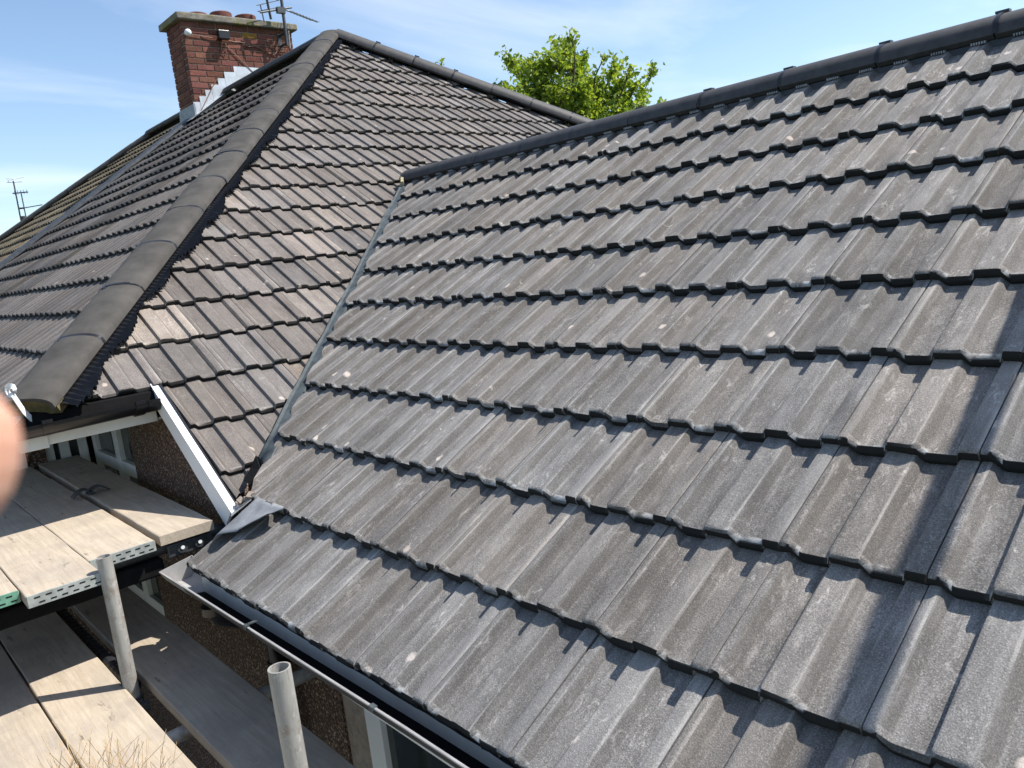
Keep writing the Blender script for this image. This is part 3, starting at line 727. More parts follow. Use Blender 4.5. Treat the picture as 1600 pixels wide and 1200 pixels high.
# metal strip along the valley with its open lower end
mb = MB(); ys_ = [.46 + (2.88 - .46) * k / 16 for k in range(17)]
for i, y in enumerate(ys_):
    wv = random.gauss(0, .002)
    xl = valx(y) + .076 + wv; zl = z2(xl) + .032
    yr = y - .035; xr = valx(yr) + .155; zr = yr * t1 - .022
    mb.v += [(xl - .012, y + .006, z2(xl - .012) - .03), (xl - .006, y, zl - .006), (xl + .004, y, zl + .002), (xl * .75 + xr * .25, y * .75 + yr * .25, zl * .72 + zr * .28 - .008), (xr, yr, zr - .016), (xr + .03, yr - .02, zr - .05)]
for i in range(16):
    for k in range(5): mb.f.append((i * 6 + k, (i + 1) * 6 + k, (i + 1) * 6 + k + 1, i * 6 + k + 1))
vs_ = mb.build('valley_strip', M['galv'], ext, 35)
so = vs_.modifiers.new('solid', 'SOLIDIFY'); so.thickness = .004
mb = MB(); y = .45; xl = valx(y) + .058; xr = valx(y - .035) + .16
mb.prism([(xl + .006, y + .05, z2(xl) - .06), (xl + .006, y + .02, z2(xl) + .03), (xr, y - .02, (y - .035) * t1 - .02), (xr, y - .02, (y - .035) * t1 - .10)], (-.02, -.0, 0)).build('valley_end', M['felt'], ext)
mb = MB(); mb.prism([(xl + .01, .452, z2(xl) + .035), (xr - .01, .415, .415 * t1 - .02), (xr + .012, .352, .352 * t1 - .03), (xl + .065, .36, z2(xl + .065) - .0), (xl + .03, .41, z2(xl + .03) + .012)], (0, -.004, .003)).build('valley_felt', M['felt'], ext)
rm = random.Random(4)
for k in range(5):
    mb = MB(); c_ = Vector((-4.08 + .028 * k, 2.84 - .022 * k, 1.640 - .014 * k)); mb.tube([c_ - Vector((.02, 0, .025)), c_, c_ + Vector((.01, -.01, .022))], rm.uniform(.011, .019), 7); mb.build('ridge_mortar', M['yellow_mortar'], ext, 60)
# lead dressed over the corner between the two roofs
mb = MB(); rng = random.Random(5)
G = [[None] * 7 for _ in range(9)]
for i in range(9):
    for j in range(7):
        u = i / 8; v = j / 6
        bot = (.100, .112, .140, .158, .164, .180, .238)[j]
        x = (-1.775 + .29 * v) * (1 - u) + (-1.735 + .20 * v) * u
        y = (.300 + .0 * v) * (1 - u) + bot * u
        z_ = y * t1 + .010 - .018 * (1 - u) + .010 * math.sin(v * 8.5 + .8) * u + rng.uniform(-.0012, .0012)
        if j == 0: z_ -= .025
        G[i][j] = len(mb.v); mb.v.append((x, y, z_))
for i in range(8):
    for j in range(6): mb.f.append((G[i][j], G[i][j + 1], G[i + 1][j + 1], G[i + 1][j]))
lo = mb.build('lead_flashing', M['lead'], ext, 60); lo.modifiers.new('solid', 'SOLIDIFY').thickness = .003
mb = MB()
mb.add([(-1.905, .245, .075), (-1.775, .20, .115), (-1.765, .30, .165), (-1.86, .315, .125), (-1.92, .30, .115)], [(0, 1, 2, 3, 4)]); lo = mb.build('lead_flashing', M['lead'], ext); lo.modifiers.new('solid', 'SOLIDIFY').thickness = .004
mb = MB()
for k in range(9):
    p = Vector((-1.90 + .13 * k / 8, .285 + .02 * math.sin(k), .115 + .055 * k / 8)); rr = random.uniform(.007, .014)
    mb.box(p - Vector((rr, rr, rr)), p + Vector((rr, rr, rr)), Matrix.Translation(p) @ Matrix.Rotation(k, 4, (1, .4, .7)) @ Matrix.Translation(-p))
mb.build('mortar_crumbs', M['mortar'], ext)
# gutter, felt, fascia, wall, window, downpipe
GY = .025
def ogee():
    o = [(-.070, .000), (-.062, -.022), (-.046, -.046), (-.022, -.062), (.010, -.068), (.045, -.064), (.060, -.050), (.062, .022)]
    i = [(x * .94, z + .004) for x, z in o[::-1]]
    i[0] = (.058, .022); i[-1] = (-.064, .001)
    return o + i
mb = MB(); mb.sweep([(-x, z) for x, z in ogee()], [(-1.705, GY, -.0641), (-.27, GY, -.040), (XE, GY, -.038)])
g1 = mb.build('gutter', M['gutter_shaded'], ext, 40)  # whole run in the shaded copy of the gutter grey
MB().sweep([(-x * 1.01, z) for x, z in ogee()], [(-1.955, GY, -.070), (-1.70, GY, -.064)]).build('gutter_end', M['gutter_grey'], g1, 40)  # sunlit end set off by the lighter grey, light put into the tone
MB().sweep([(.0690, -.003), (.0705, -.003), (.0705, .0008), (.0698, .0013), (.064, .0013), (.064, .0005)], [(-1.70, GY, -.064), (-.27, GY, -.040), (XE, GY, -.038)]).build('gutter_lip', M['gutter_grey'], g1, 40)  # lip painted lighter than the run to show it sunlit
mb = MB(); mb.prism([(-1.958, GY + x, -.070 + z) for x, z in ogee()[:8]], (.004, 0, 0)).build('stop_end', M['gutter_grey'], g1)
mb = MB()
mb.box((-1.155, GY - .075, -.062), (-1.135, GY - .062, -.048)); mb.box((-1.15, GY - .062, -.050), (-1.14, GY - .03, -.046)); mb.build('gutter_clip', M['galv'], g1)
MB().box((-.42, GY - .074, -.054), (-.40, GY - .060, -.038)).build('gutter_clip', M['galv'], g1)
mb = MB(); mb.sweep([(x * 1.03, z - .001) for x, z in [(-a, b) for a, b in ogee()[:8]]], [(-1.19, GY, -.053), (-1.11, GY, -.051)], close=False); mb.build('gutter_union', M['gutter_black'], g1, 40)
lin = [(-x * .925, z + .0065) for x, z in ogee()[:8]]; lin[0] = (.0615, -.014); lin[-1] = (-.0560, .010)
MB().sweep(lin, [(-1.74, GY, -.0648), (-.27, GY, -.040), (XE, GY, -.038)], close=False).build('gutter_shade_sheet', M['felt'], g1, 40)  # black sheet painting the shade inside the gutter
mb = MB(); n = 90
for i in range(n + 1):
    x = -1.66 + (XE + 1.66) * i / n
    mb.v += [(x, .05, -.008), (x, .012, -.030 + random.uniform(-.002, .002)), (x, GY + .028, -.056 + random.uniform(-.004, .003))]
for i in range(n):
    for k in range(2): mb.f.append((i * 3 + k, (i + 1) * 3 + k, (i + 1) * 3 + k + 1, i * 3 + k + 1))
mb.build('eaves_felt', M['felt'], ext)
mb = MB(); mb.box((-1.74, .04, -.17), (XE, .06, -.02)); mb.build('fascia', M['upvc_old'], ext)
mb = MB(); mb.box((-1.74, .062, -.17), (XE, .298, -.16)); mb.build('soffit', M['upvc_old'], ext)
wall_with_holes('wall', -1.9, XE, GROUND, -.02, [(-1.30, .9, -1.75, -.36)], YW, .25, ext, M['pebble'])
mb = MB(); mb.box((-1.902, YW + .02, -.02), (-1.70, 5.5, .06)); mb.build('wall', M['pebble'], ext)
mb = MB(); mb.box((-1.30, YW + .01, -1.75), (-1.145, YW + .12, -.36)); mb.build('window_reveal', M['mortar'], ext)
window(ext, 'x', -1.143, .898, -1.748, -.362, YW + .005, (-.28,), (), .10, 'upvc')
mb = MB(); mb.box((-1.30, YW + .14, -1.75), (.9, YW + .16, -.36)); mb.build('window_blind', M['room'], ext)
mb = MB(); mb.tube([(-1.62, GY, -.145), (-1.62, GY + .02, -.19), (-1.63, .16, -.26), (-1.64, .235, -.36), (-1.64, .235, GROUND)], .037, 14); mb.tube([(-1.62, GY, -.14), (-1.62, GY, -.17)], .045, 14)
mb.tube([(-1.64, .235, -.46), (-1.64, .235, -.52)], .044, 14); mb.build('downpipe', M['gutter_black'], ext, 50)

# ------------------------------------------------------------------ the adjoining house
nb = empty('neighbouring_house', (-13.5, 4, GROUND), 'adjoining house with old lichen-brown tiles beyond the chimney', 'house')
nd = poly('roof_slope', [dn(p, n3) for p in ((2 * PARTY - EAVE_X, EAVE_Y, EAVE_Z), (PARTY, EAVE_Y, EAVE_Z), (PARTY, APX.y, APX.z), NAPX)], M['deck'], nb)
poly('roof_slope', [dn(p, n4) for p in ((2 * PARTY - EAVE_X, YR, EAVE_Z), (PARTY, YR, EAVE_Z), (PARTY, APX.y, APX.z), NAPX)], M['deck'], nb)
def planesn(r, q): return [(Vector((NAPX.x + .02, NAPX.y, 0)), Vector((1, -1, 0)).normalized()), (Vector((PARTY - .10, 0, 0)), Vector((-1, 0, 0))), (Vector((0, 4.1, 0)), Vector((0, -1, 0)))]
RIB = .0172
sn = Slope(nd, O3 + Vector((.07, .1, .068)), (1, 0, 0), (0, math.cos(TH2), math.sin(TH2)), G2, M['tile_old'], planesn, 4)
sn.lay(range(2, 18), range(-74, -16, 2), in_chimney)
print('neighbour tiles', len(sn.tiles))
sn.stuff(nd, sn.tiles, M['tile_old'], 'tiling', .9, 1.25)
capping(nb, (CH['x0'] - .02, APX.y, APX.z - .035), NAPX + Vector((0, 0, -.035)), .46, M['hip'], .14, .10, 'ridge_tile', False)
capping(nb, NAPX + Vector((.06, .06, -.015)), NAPX + Vector((-4.4, -4.4, -4.4 * t2 - .03)), .46, M['hip'], .14, .10, 'hip_tile', False)
mb = MB(); pth = [Vector((PARTY, EAVE_Y + (CH['y0'] - .05 - EAVE_Y) * k / 24, z3(EAVE_Y + (CH['y0'] - .05 - EAVE_Y) * k / 24))) + n3 * (.012 + random.gauss(0, .002)) for k in range(25)]
mb.sweep([(-.115, -.02), (.115, -.02), (.10, .012), (.03, .026), (-.03, .026), (-.10, .012)], pth, ups=tuple(n3)); mb.build('party_strip', M['steel_dark'], nb, 40)
mb = MB(); mb.box((2 * PARTY - EAVE_X + .3, .3, GROUND), (-10.06, YR - .4, .42)); mb.build('wall', M['pebble'], nb)

# ------------------------------------------------------------------ aerials, lamp and cables on the chimney
def aerial(name, label, base, top, mat):
    e = empty(name, base, label, 'aerial'); return e
xa_ = CH['x1'] + .20
a1 = empty('tv_aerial', (xa_, 5.10, 4.20), 'dark television aerial mast strapped to the brick chimney', 'aerial')
mb = MB(); mb.tube([(xa_, 5.06, 4.20), (xa_, 5.09, 5.25)], .022, 10); mb.build('mast', M['steel_dark'], a1, 50)
for zb_ in (4.23, 4.37):
    mb = MB(); mb.box((CH['x1'] - .004, 5.045, zb_), (CH['x1'] + .21, 5.075, zb_ + .02)); mb.build('bracket', M['steel_dark'], a1)
MB().box((CH['x1'] - .003, 5.03, 4.20), (CH['x1'] + .006, 5.09, 4.42)).build('bracket_plate', M['steel_dark'], a1)
MB().tube([(CH['x1'] + .16, 5.12, 4.18), (CH['x1'] + .17, 5.13, 4.42)], .012, 8).build('splitter', M['steel'], a1)
mb = MB(); mb.tube([(xa_ - .02, 4.88, 4.55), (xa_ + .02, 4.84, 4.82)], .018, 8); mb.build('stub_mast', M['steel_dark'], a1)
mb = MB(); mb.tube([(xa_, 4.72, 4.62), (xa_, 5.22, 4.74)], .014, 8); mb.box((xa_ - .03, 4.98, 4.64), (xa_ + .03, 5.10, 4.72)); mb.tube([(xa_, 4.76, 4.50), (xa_, 4.74, 4.72)], .01, 6)
mb.tube([(xa_ - .03, 4.70, 4.72), (xa_ - .03, 5.06, 4.83)], .006, 6); mb.tube([(xa_ - .03, 4.70, 4.64), (xa_ - .03, 5.06, 4.74)], .006, 6); mb.build('cross_arm', M['steel_dark'], a1)
yg = MB(); b0 = Vector((xa_, 5.12, 4.70)); b1 = Vector((xa_ + .05, 5.58, 4.56)); yg.tube([b0, b1], .008, 6)
for k in range(9):
    p = b0.lerp(b1, .1 + k * .1); yg.tube([p + Vector((-.09, -.03, .035)), p + Vector((.09, .03, -.035))], .0045, 5)
yg.build('yagi', M['lead'], a1)
bx = empty('floodlight', (CH['x1'], 4.178, 4.30), 'black box floodlight fixed to the chimney face', 'lamp')
MB().box((CH['x1'] + .05, 4.10, 4.245), (CH['x1'] + .13, 4.255, 4.36)).build('housing', M['black_plastic'], bx, None, None, .008)
MB().box((CH['x1'] - .004, 4.15, 4.27), (CH['x1'] + .055, 4.20, 4.33)).build('bracket', M['black_plastic'], bx)
cm = empty('security_camera', (CH['x1'], 3.70, 4.30), 'small white ball camera at the chimney corner', 'camera')
bm = bmesh.new(); bmesh.ops.create_uvsphere(bm, u_segments=14, v_segments=10, radius=.045); me = bpy.data.meshes.new('ball'); bm.to_mesh(me); bm.free(); me.materials.append(M['upvc'])
for p_ in me.polygons: p_.use_smooth = True
ob = bpy.data.objects.new('ball', me); COL.objects.link(ob); ob.matrix_basis = Matrix.Translation((CH['x1'] + .07, 3.70, 4.30)); par(ob, cm)
MB().tube([(CH['x1'], 3.70, 4.30), (CH['x1'] + .05, 3.70, 4.30)], .022, 10).build('mount', M['upvc'], cm)
def cable(label, pts, r=.0055):
    mb = MB(); mb.tube(pts, r, 6); o = mb.build('cable', M['cable'], None, 60); tag(o, label, 'cable', 'cables on the chimney'); return o
X1 = CH['x1'] + .012
cable('brown cable running from white ball camera to black floodlight', [(X1, 3.73, 4.30), (X1, 3.9, 4.285), (X1 + .01, 4.05, 4.27), (X1 + .02, 4.14, 4.28)])
cable('brown cable sagging from floodlight towards the aerial bracket', [(X1 + .02, 4.2, 4.27), (X1, 4.35, 4.245), (X1, 4.45, 4.25), (X1, 4.56, 4.20), (X1, 4.66, 4.215), (X1, 4.80, 4.15), (X1, 4.94, 4.11), (X1, 5.03, 4.22)], .007)
cable('pink-brown cable slanting from floodlight down to the ridge', [(X1 + .02, 4.2, 4.24), (X1, 4.23, 4.19), (X1, 4.36, 4.06), (X1, 4.5, 3.92), (X1, 4.62, 3.80)])
cable('looped cable hanging below the floodlight to the flashing', [(X1 + .02, 4.17, 4.24), (X1 + .01, 4.15, 4.12), (X1, 4.19, 4.05), (X1, 4.22, 4.12), (X1 + .01, 4.2, 4.2)])
cable('thin dark cable crossing the stepped flashing', [(X1 + .006, 4.04, 3.76), (X1 + .01, 3.93, 3.62), (X1 + .012, 3.82, 3.45), (X1 + .015, 3.70, 3.28), (X1 + .02, 3.62, 3.22)], .006)

# far aerial mast and stack seen past the adjoining hip
fa = empty('tv_aerial', (-28.06, 4.95, 3.0), 'tall thin aerial mast far off at the left edge', 'aerial')
mb = MB(); mb.tube([(-28.02, 4.93, 3.2), (-28.2, 4.99, 4.80)], .022, 8); mb.build('mast', M['steel_dark'], fa)
mb = MB(); mb.tube([(-27.93, 5.07, 3.2), (-28.03, 5.10, 4.45)], .018, 8); mb.build('mast', M['steel_dark'], fa)
mb = MB(); mb.tube([(-28.3, 4.85, 4.82), (-28.15, 5.3, 4.92)], .012, 6); mb.tube([(-28.35, 4.84, 4.90), (-28.1, 5.0, 4.84)], .012, 6); mb.tube([(-28.3, 4.82, 4.78), (-28.1, 5.22, 4.77)], .02, 6); mb.build('yagi', M['upvc'], fa)
mb = MB(); mb.tube([(-28.2, 4.90, 4.42), (-27.95, 5.28, 4.42)], .02, 6); mb.tube([(-28.05, 5.0, 3.93), (-27.7, 5.55, 3.98)], .016, 6); mb.tube([(-28.03, 4.93, 3.93), (-27.95, 5.09, 3.93)], .03, 6)
for k in range(5): mb.tube([(-28.15 + .05 * k, 4.95 + .075 * k, 4.36), (-28.15 + .05 * k, 4.95 + .075 * k, 4.50)], .008, 5)
mb.build('cross_arm', M['steel_dark'], fa)
fh = empty('distant_house', (-29, 5.0, GROUND), 'distant house roof and chimney just behind the adjoining hip', 'house')
mb = MB(); mb.prism([(-29.5, 2, GROUND), (-27.5, 2, GROUND), (-27.5, 2, 1.6), (-28.5, 2, 2.6), (-29.5, 2, 1.6)], (0, 7, 0)).build('wall', M['brick'], fh)
MB().box((-28.3, 4.8, 2.0), (-27.75, 5.35, 3.42)).build('chimney', M['brick'], fh, None, None, .01)
mb = MB(); mb.tube([(-27.95, 5.0, 3.42), (-27.95, 5.0, 3.68)], .10, 12); mb.build('chimney_pot', M['steel_dark'], fh, 50)
mb = MB(); mb.tube([(-27.9, 5.22, 3.42), (-27.9, 5.22, 3.60)], .09, 12); mb.build('chimney_pot', M['mortar'], fh, 50)

# ------------------------------------------------------------------ scaffold
DZ, LZ, BW, BT = .05, -.39, .235, .040
def board(label, x0, x1, y0, z, band, group, w=BW, tint=1.0, yaw=0, cx=True):
    e = empty('scaffold_board', (x1, y0 + w / 2, z - BT), label, 'scaffold board', group)
    mt = Matrix.Translation((x1, y0, z)) @ Matrix.Rotation(yaw, 4, 'Z')
    mb = MB(); L = x1 - x0; n = 24; rng = random.Random(label)
    for i in range(n + 1):
        x = -L * i / n; dz = rng.uniform(-.0008, .0008); e1 = rng.uniform(-.0012, .0012); e2 = rng.uniform(-.0012, .0012)
        mb.v += [(x, e1, dz - .002), (x, .003 + e1, dz), (x, w - .003 + e2, dz), (x, w + e2, dz - .002), (x, w + e2, -BT), (x, e1, -BT)]
    for i in range(n):
        for k in range(6): mb.f.append((i * 6 + k, i * 6 + (k + 1) % 6, (i + 1) * 6 + (k + 1) % 6, (i + 1) * 6 + k))
    mb.f.append((5, 4, 3, 2, 1, 0)); mb.f.append(tuple(n * 6 + k for k in range(6)))
    o = mb.build('plank', M['board'], e, None, mt); o.color = (tint, tint, tint, 1)
    if band:
        b = MB(); b.box((-.004, .001, -BT - .001), (.0022, w - .001, .0012)); b.build('end_band', M[band], e, None, mt, .001)
        s_ = MB()
        for r_, zz_ in ((0, -.011), (1, -.030)):
            for k in range(6):
                y = .022 + k * .035 + (.012 if r_ else 0)
                if y + .018 < w: s_.box((.0015, y, zz_ - .002), (.0032, y + .018, zz_ + .0025))
        s_.build('band_slots', M['felt'], e, None, mt)
    return e
GU = 'boards of the upper scaffold lift'; GL = 'boards of the lower scaffold lift'
board('rough sawn scaffold board against the pebbledash wall, upper lift', -4.16, -1.985, -.012, DZ + .008, None, GU, .215, .97, R(-.4))
board('pale scaffold board with bright zinc end band beside the rough sawn board', -4.3, -1.98, -.268, DZ, 'zinc_band', GU, .236, 1.04)
board('pale scaffold board with zinc end band touching the upright tube', -4.3, -1.80, -.507, DZ, 'zinc_band', GU, .236, 1.0)
board('scaffold board with green painted end band at the left edge', -4.3, -1.90, -.747, DZ, 'green_band', GU, .236, 1.02)
board('outermost upper scaffold board just past the left edge', -4.3, -1.85, -.99, DZ, 'zinc_band', GU, .236, 1.0)
board('lower scaffold board next to the dark gap below the uprights', -4.4, 1.9, -.514, LZ, None, GL, .238, 1.02)
board('lower scaffold board at the bottom left corner', -4.4, 1.9, -.760, LZ, None, GL, .238, .98)
board('outer lower scaffold board underfoot past the bottom left', -4.4, 1.9, -1.005, LZ, None, GL, .238, 1.0)
board('shaded inner scaffold board under the grey gutter', -4.1, 1.9, -.200, LZ - .005, None, GL, .240, .90)
PR = .0255
def pole(label, x, y, z0, z1):
    e = empty('scaffold_pole', (x, y, z0), label, 'scaffold pole', 'upright scaffold tubes')
    MB().hollow((x, y, z0), (x, y, z1), PR, PR - .004).build('tube', M['steel'], e, 50)
    return e
p1 = pole('upright scaffold tube beside the upper board ends', -1.80, -.255, GROUND, .105)
p2 = pole('upright scaffold tube in front of the grey gutter, nearest the camera', -.43, -.245, GROUND, .150)
def coupler(x, y, z, parent):
    mb = MB(); mb.tube([(x, y, z - .03), (x, y, z + .03)], PR + .009, 14); mb.box((x - .045, y - .02, z - .022), (x + .045, y + .02, z + .022)); mb.box((x + .03, y - .035, z - .012), (x + .06, y + .035, z + .012)); mb.build('coupler', M['steel_dark'], parent, 40)
coupler(-1.80, -.255, LZ - .075, p1); coupler(-.43, -.245, LZ - .075, p2)
def tubing(label, a, b, group='horizontal scaffold tubes', mat='steel'):
    o = MB().tube([a, b], PR, 16).build('scaffold_tube', M[mat], None, 50); tag(o, label, 'scaffold tube', group); return o
tubing('crosswise tube carrying the ends of the upper boards', (-2.07, -1.25, DZ - BT - PR - .002), (-2.07, .285, DZ - BT - PR - .002), mat='steel_dark')
tubing('crosswise tube under the far end of the upper boards', (-3.75, -1.25, DZ - BT - PR - .002), (-3.75, .285, DZ - BT - PR - .002))
tubing('short crosswise tube showing in the gap between lower boards', (-1.45, -1.1, LZ - BT - PR - .008), (-1.45, .28, LZ - BT - PR - .008))
tubing('crosswise tube under the near lower boards', (.6, -1.1, LZ - BT - PR - .008), (.6, .28, LZ - BT - PR - .008))
# flat steel plate with two bolts under the rough sawn board
pl = empty('steel_bracket', (-2.0, .10, -.04), 'dark steel bracket plate with two bolts under the rough sawn board end', 'bracket')
MB().box((-2.02, .015, -.052), (-2.008, .20, .004)).build('plate', M['steel_dark'], pl, None, None, .008)
for y in (.072, .142):
    mb = MB(); mb.tube([(-2.008, y, -.02), (-2.001, y, -.02)], .021, 14); mb.build('washer', M['steel_dark'], pl, 40)
    mb = MB(); mb.tube([(-2.001, y, -.018), (-1.997, y, -.018)], .008, 8); mb.build('bolt', M['upvc'], pl, 40)
bm_ = MB(); bm_.box((-2.12, -1.2, -.115), (-2.03, .0, -.045)); o = bm_.build('scaffold_beam', M['felt'], None, None, None, .01); tag(o, 'black beam hanging under the upper boards', 'beam')
mb = MB(); pts = []; 
hs = MB(); n = 120; prof = []
for i in range(n + 1):
    x = -3.3 + 1.45 * i / n; rr = .026 if i % 4 < 2 else .019
    for k in range(10):
        an = 2 * math.pi * k / 10; hs.v.append((x, -.240 + .01 * math.sin(x * 3) + rr * math.cos(an), LZ - .035 + rr * math.sin(an)))
for i in range(n):
    for k in range(10): hs.f.append((i * 10 + k, i * 10 + (k + 1) % 10, (i + 1) * 10 + (k + 1) % 10, (i + 1) * 10 + k))
o = hs.build('corrugated_hose', M['hose'], None, 30); tag(o, 'black ribbed hose lying in the gap between the lower boards', 'hose')
# black straps looped over two upper boards
for k, (yy, lab) in enumerate(((-.030, 'left curl of black hoop lying over the upper board gap'), (.035, 'right curl of black hoop lying over the upper board gap'))):
    mb = MB(); pts = [(-3.02 + .0 * k, yy - .05 + .1 * (i / 10), DZ + .012 + .028 * math.sin(math.pi * i / 10)) for i in range(11)]
    mb.sweep([(-.022, -.004), (.022, -.004), (.022, .004), (-.022, .004)], pts); o = mb.build('strap', M['steel_dark'], None, 50); tag(o, lab, 'strap', 'straps on the upper boards')
# tube added out of view, tilted so its shadow band crosses the roof
S0 = Vector((.625, .62, .62 * t1)); u1 = Vector((0, math.cos(TH1), math.sin(TH1)))
Q = S0 + SUN * 2.2; dd = (SUN - u1 * (SUN.y / u1.y)).normalized()
o = MB().tube([Q - dd * 2.0, Q + dd * 2.6], .028, 14).build('shadow_tube', M['steel'], None, 50); tag(o, 'unseen slanting tube added to cast the shadow on the extension roof', 'scaffold tube')

# ------------------------------------------------------------------ broom with straw bristles
br = empty('broom', (-1.12, -.47, LZ), 'upturned broom with straw coloured bristles on the lower boards', 'broom')
ax = (Vector((-1.00, -.345, 0)) - Vector((-1.36, -.64, 0))).normalized(); ce = Vector((-1.13, -.50, LZ + .025)); nrm = Vector((ax.y, -ax.x, 0))
mt = frame(ce, ax, -nrm, Vector((0, 0, 1)))
MB().box((-.19, -.03, -.024), (.19, .03, .014)).build('head', M['wood'], br, None, mt, .006)
mb = MB(); rng = random.Random(9)
for k in range(150):
    x = rng.uniform(-.185, .185); y = rng.uniform(-.024, .024); L = rng.uniform(.05, .21) * (1 - .3 * abs(x) / .19); lean = rng.gauss(0, .28); l2 = rng.gauss(-.05, .2); r_ = rng.uniform(.0005, .0010)
    a = Vector((x, y, .012)); b = a + Vector((lean * L * .5, l2 * L * .5, L * .55)); c = b + Vector((lean * L * .8, l2 * L * .8, L * .45))
    mb.tube([tuple(mt @ a), tuple(mt @ b), tuple(mt @ c)], r_, 3, False)
o = mb.build('bristles', M['straw'], br); o['kind'] = 'stuff'
MB().tube([tuple(mt @ Vector((0, -.0, -.01))), tuple(mt @ Vector((.25, -.9, -.0)))], .012, 10).build('handle', M['wood'], br, 50)

# ------------------------------------------------------------------ hand holding the phone: one fingertip reaches into the view
def skin_mesh(name, verts, edges, radii, mat, parent=None, root=0, lv=2):
    me = bpy.data.meshes.new(name); me.from_pydata(verts, edges, []); me.update(); o = bpy.data.objects.new(name, me); COL.objects.link(o)
    o.modifiers.new('skin', 'SKIN'); sv = me.skin_vertices[0].data if len(me.skin_vertices) else None
    if sv is None:
        bpy.context.view_layer.objects.active = o; o.select_set(True); bpy.ops.mesh.customdata_skin_add(); sv = me.skin_vertices[0].data
    for i, r_ in enumerate(radii): sv[i].radius = (r_, r_)
    for i in range(len(verts)): sv[i].use_root = (i == root)
    ss = o.modifiers.new('sub', 'SUBSURF'); ss.levels = lv; ss.render_levels = lv
    me.materials.append(mat); par(o, parent); return o
def cp(r_, u_, f_): return tuple(CAM + _r * r_ + _u * u_ + _f * f_)
V = []; E = []; RR = []
def chain(pts, rad, start=None):
    ids = []
    for q, r_ in zip(pts, rad): ids.append(len(V)); V.append(cp(*q)); RR.append(r_)
    if start is not None: E.append((start, ids[0]))
    for a, b in zip(ids, ids[1:]): E.append((a, b))
    return ids
pal = chain([(-.135, -.075, .050), (-.135, -.045, .055), (-.134, -.012, .060)], [.018, .021, .019])
arm = chain([(-.15, -.12, .03), (-.17, -.20, -.02)], [.021, .026], pal[0])
idx = chain([(-.122, -.002, .085), (-.094, -.004, .102), (-.077, -.0095, .104), (-.0662, -.0110, .103)], [.0128, .0124, .0124, .0108], pal[2])
chain([(-.132, .012, .085), (-.112, .018, .10), (-.102, .022, .085)], [.0095, .009, .008], pal[2])
chain([(-.145, .004, .085), (-.138, .016, .105), (-.125, .022, .115)], [.0092, .0088, .0078], pal[2])
chain([(-.155, -.012, .08), (-.158, -.005, .10), (-.150, .004, .115)], [.0085, .008, .007], pal[2])
chain([(-.112, -.055, .05), (-.098, -.045, .035), (-.090, -.035, .02)], [.012, .010, .0085], pal[1])
hand = skin_mesh('hand', V, E, RR, M['skin'], None, 0, 2)
tag(hand, 'blurred fingertip close to the lens at the left edge', 'hand')

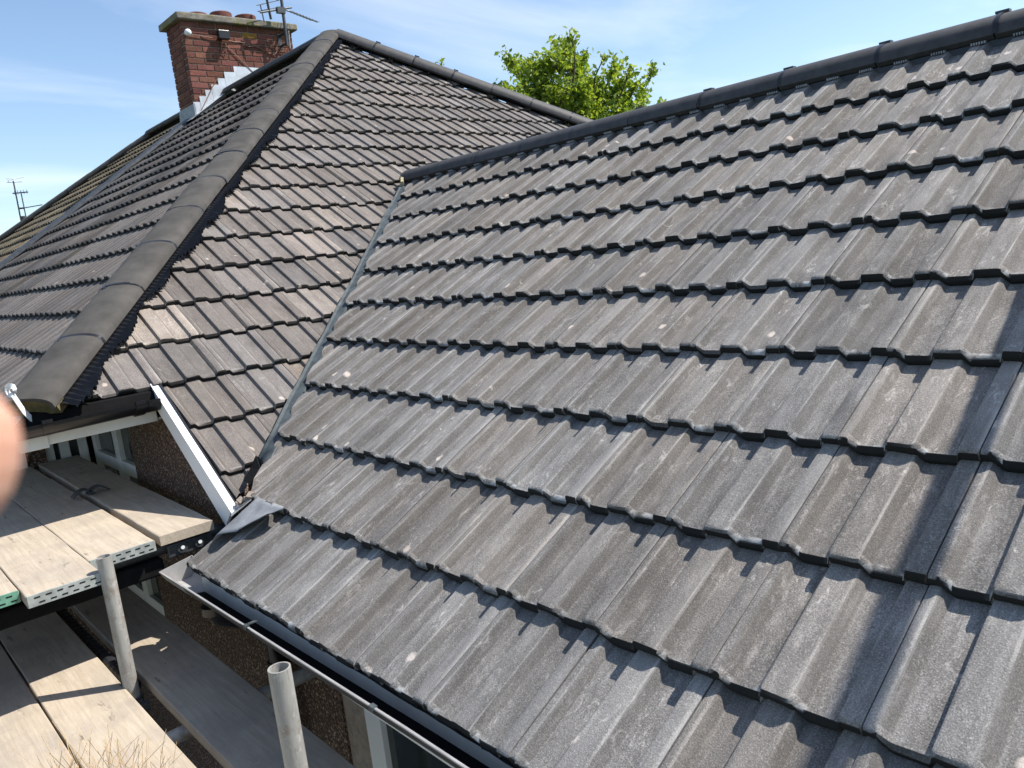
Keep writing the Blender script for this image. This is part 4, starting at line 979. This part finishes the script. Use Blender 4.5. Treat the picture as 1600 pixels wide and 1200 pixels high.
# ------------------------------------------------------------------ trees
def tree(name, label, base, clumps, nleaf, lsize, mat, trunk_r, seed, spread=1.0):
    rng = random.Random(seed); e = empty(name, base, label, 'tree')
    base = Vector(base); mb = MB(); hub = base + Vector((0, 0, 3.6))
    mb.sweep([(math.cos(2 * math.pi * k / 9), math.sin(2 * math.pi * k / 9)) for k in range(9)], [base, base + Vector((.05, 0, .8))])
    mb = MB()
    def limb(a, b, r0, r1, n=7):
        pts = []; 
        for i in range(n + 1):
            u = i / n; p = Vector(a).lerp(Vector(b), u) + Vector((rng.gauss(0, .05), rng.gauss(0, .05), .25 * math.sin(math.pi * u))) * ((1 if n > 4 else .12) if 0 < i < n else 0)
            pts.append(p)
        vs = []; k_ = 6
        for i, p in enumerate(pts):
            r_ = r0 + (r1 - r0) * i / n
            d = (pts[min(i + 1, n)] - pts[max(i - 1, 0)]).normalized(); s_ = d.cross(Vector((.3, .5, .8))).normalized(); w = s_.cross(d)
            vs += [tuple(p + s_ * r_ * math.cos(2 * math.pi * q / k_) + w * r_ * math.sin(2 * math.pi * q / k_)) for q in range(k_)]
        mb.add(vs, [(i * k_ + q, i * k_ + (q + 1) % k_, (i + 1) * k_ + (q + 1) % k_, (i + 1) * k_ + q) for i in range(n) for q in range(k_)])
        return pts
    limb(base, hub, trunk_r, trunk_r * .7)
    lv = []; lf = []; lt = []
    tot = sum(c[3] ** 2 for c in clumps)
    for (cx, cy, cz, rad) in clumps:
        c = Vector((cx, cy, cz)); pts = limb(hub + Vector((rng.gauss(0, .1), rng.gauss(0, .1), rng.uniform(-.6, .1))), c, trunk_r * .32, .010)
        tw = max(6, int(14 * rad / .5))
        ends = []
        for k in range(tw):
            while True:
                q = Vector((rng.uniform(-1, 1), rng.uniform(-1, 1), rng.uniform(-1, 1)))
                if .2 < q.length < 1: break
            q.z *= .8; en = c + q * rad
            st = c.lerp(pts[-2], rng.random() * .6); limb(st, en, .010, .003, 3); ends.append((st, en))
        m = int(nleaf * rad ** 2 / tot)
        for k in range(m):
            st, en = rng.choice(ends); u = rng.random() ** .5
            p = st.lerp(en, u * 1.08) + Vector((rng.gauss(0, 1), rng.gauss(0, 1), rng.gauss(0, 1))) * (.055 + .05 * rad) * spread
            nn = (Vector((rng.gauss(0, .8), rng.gauss(0, .8), rng.gauss(.6, .5)))).normalized(); a_ = nn.orthogonal().normalized()
            a_ = (Matrix.Rotation(rng.uniform(0, 6.28), 3, nn) @ a_); b_ = nn.cross(a_); s_ = lsize * rng.uniform(.6, 1.25); o_ = len(lv)
            lv += [tuple(p - a_ * s_), tuple(p + b_ * s_ * .62 - a_ * s_ * .1 + nn * s_ * .12), tuple(p + a_ * s_ * .95 - nn * s_ * .1), tuple(p - b_ * s_ * .62 - a_ * s_ * .1 + nn * s_ * .12)]
            lf.append((o_, o_ + 1, o_ + 2, o_ + 3)); lt.append(rng.random())
    mb.build('trunk', M['bark'], e, 50)
    me = bpy.data.meshes.new('crown'); me.from_pydata(lv, [], lf); me.update(); me.materials.append(mat)
    ca = me.color_attributes.new('tint', 'FLOAT_COLOR', 'CORNER')
    for i, t_ in enumerate(lt):
        for k in range(4): ca.data[i * 4 + k].color = (t_, t_, t_, 1)
    o = bpy.data.objects.new('crown', me); COL.objects.link(o); par(o, e)
    return e
def ray(px, py, d):      # a point at distance d along the view through the photograph's pixel
    q = _f + _r * ((px - 800) / 1234.48) - _u * ((py - 600) / 1234.48); return CAM + q * d
cl = []
rg = random.Random(21)
for (px, py, r_) in ((795, 85, .22), (812, 100, .28), (835, 112, .36), (880, 70, .28), (892, 52, .16), (868, 95, .38), (905, 90, .34), (850, 140, .5), (900, 135, .5), (945, 110, .3), (940, 145, .46), (975, 140, .42), (1005, 125, .24), (1018, 112, .16), (820, 150, .36), (790, 135, .15), (975, 172, .4), (985, 108, .14), (915, 180, .6), (865, 185, .6), (1000, 175, .3), (960, 200, .5), (830, 175, .3), (945, 85, .1), (1030, 165, .18)):
    for k in range(2 if r_ > .3 else 1):
        q = ray(px + rg.gauss(0, 4), py + rg.gauss(0, 3), 16 + rg.uniform(-.9, .9)); cl.append((q.x, q.y, q.z, r_))
c0 = ray(905, 300, 16.2)
for k in range(14): cl.append((c0.x + rg.gauss(0, .9), c0.y + rg.gauss(0, .9), c0.z + rg.uniform(-.6, .9), .6))
tree('maple_tree', 'bright yellow-green leafy tree standing behind the two roof ridges', (c0.x, c0.y, GROUND), cl, 25000, .058, M['leaf'], .16, 5)
cl = []
for (px, py, r_) in ((655, 104, .08), (680, 98, .09), (690, 93, .08), (672, 114, .12), (690, 118, .12)):
    q = ray(px, py, 21); cl.append((q.x, q.y, q.z, r_))
c0 = ray(676, 200, 21)
tree('sapling', 'thin twiggy treetop just showing over the far hip', (c0.x, c0.y, GROUND), cl, 130, .045, M['leaf'], .06, 8)
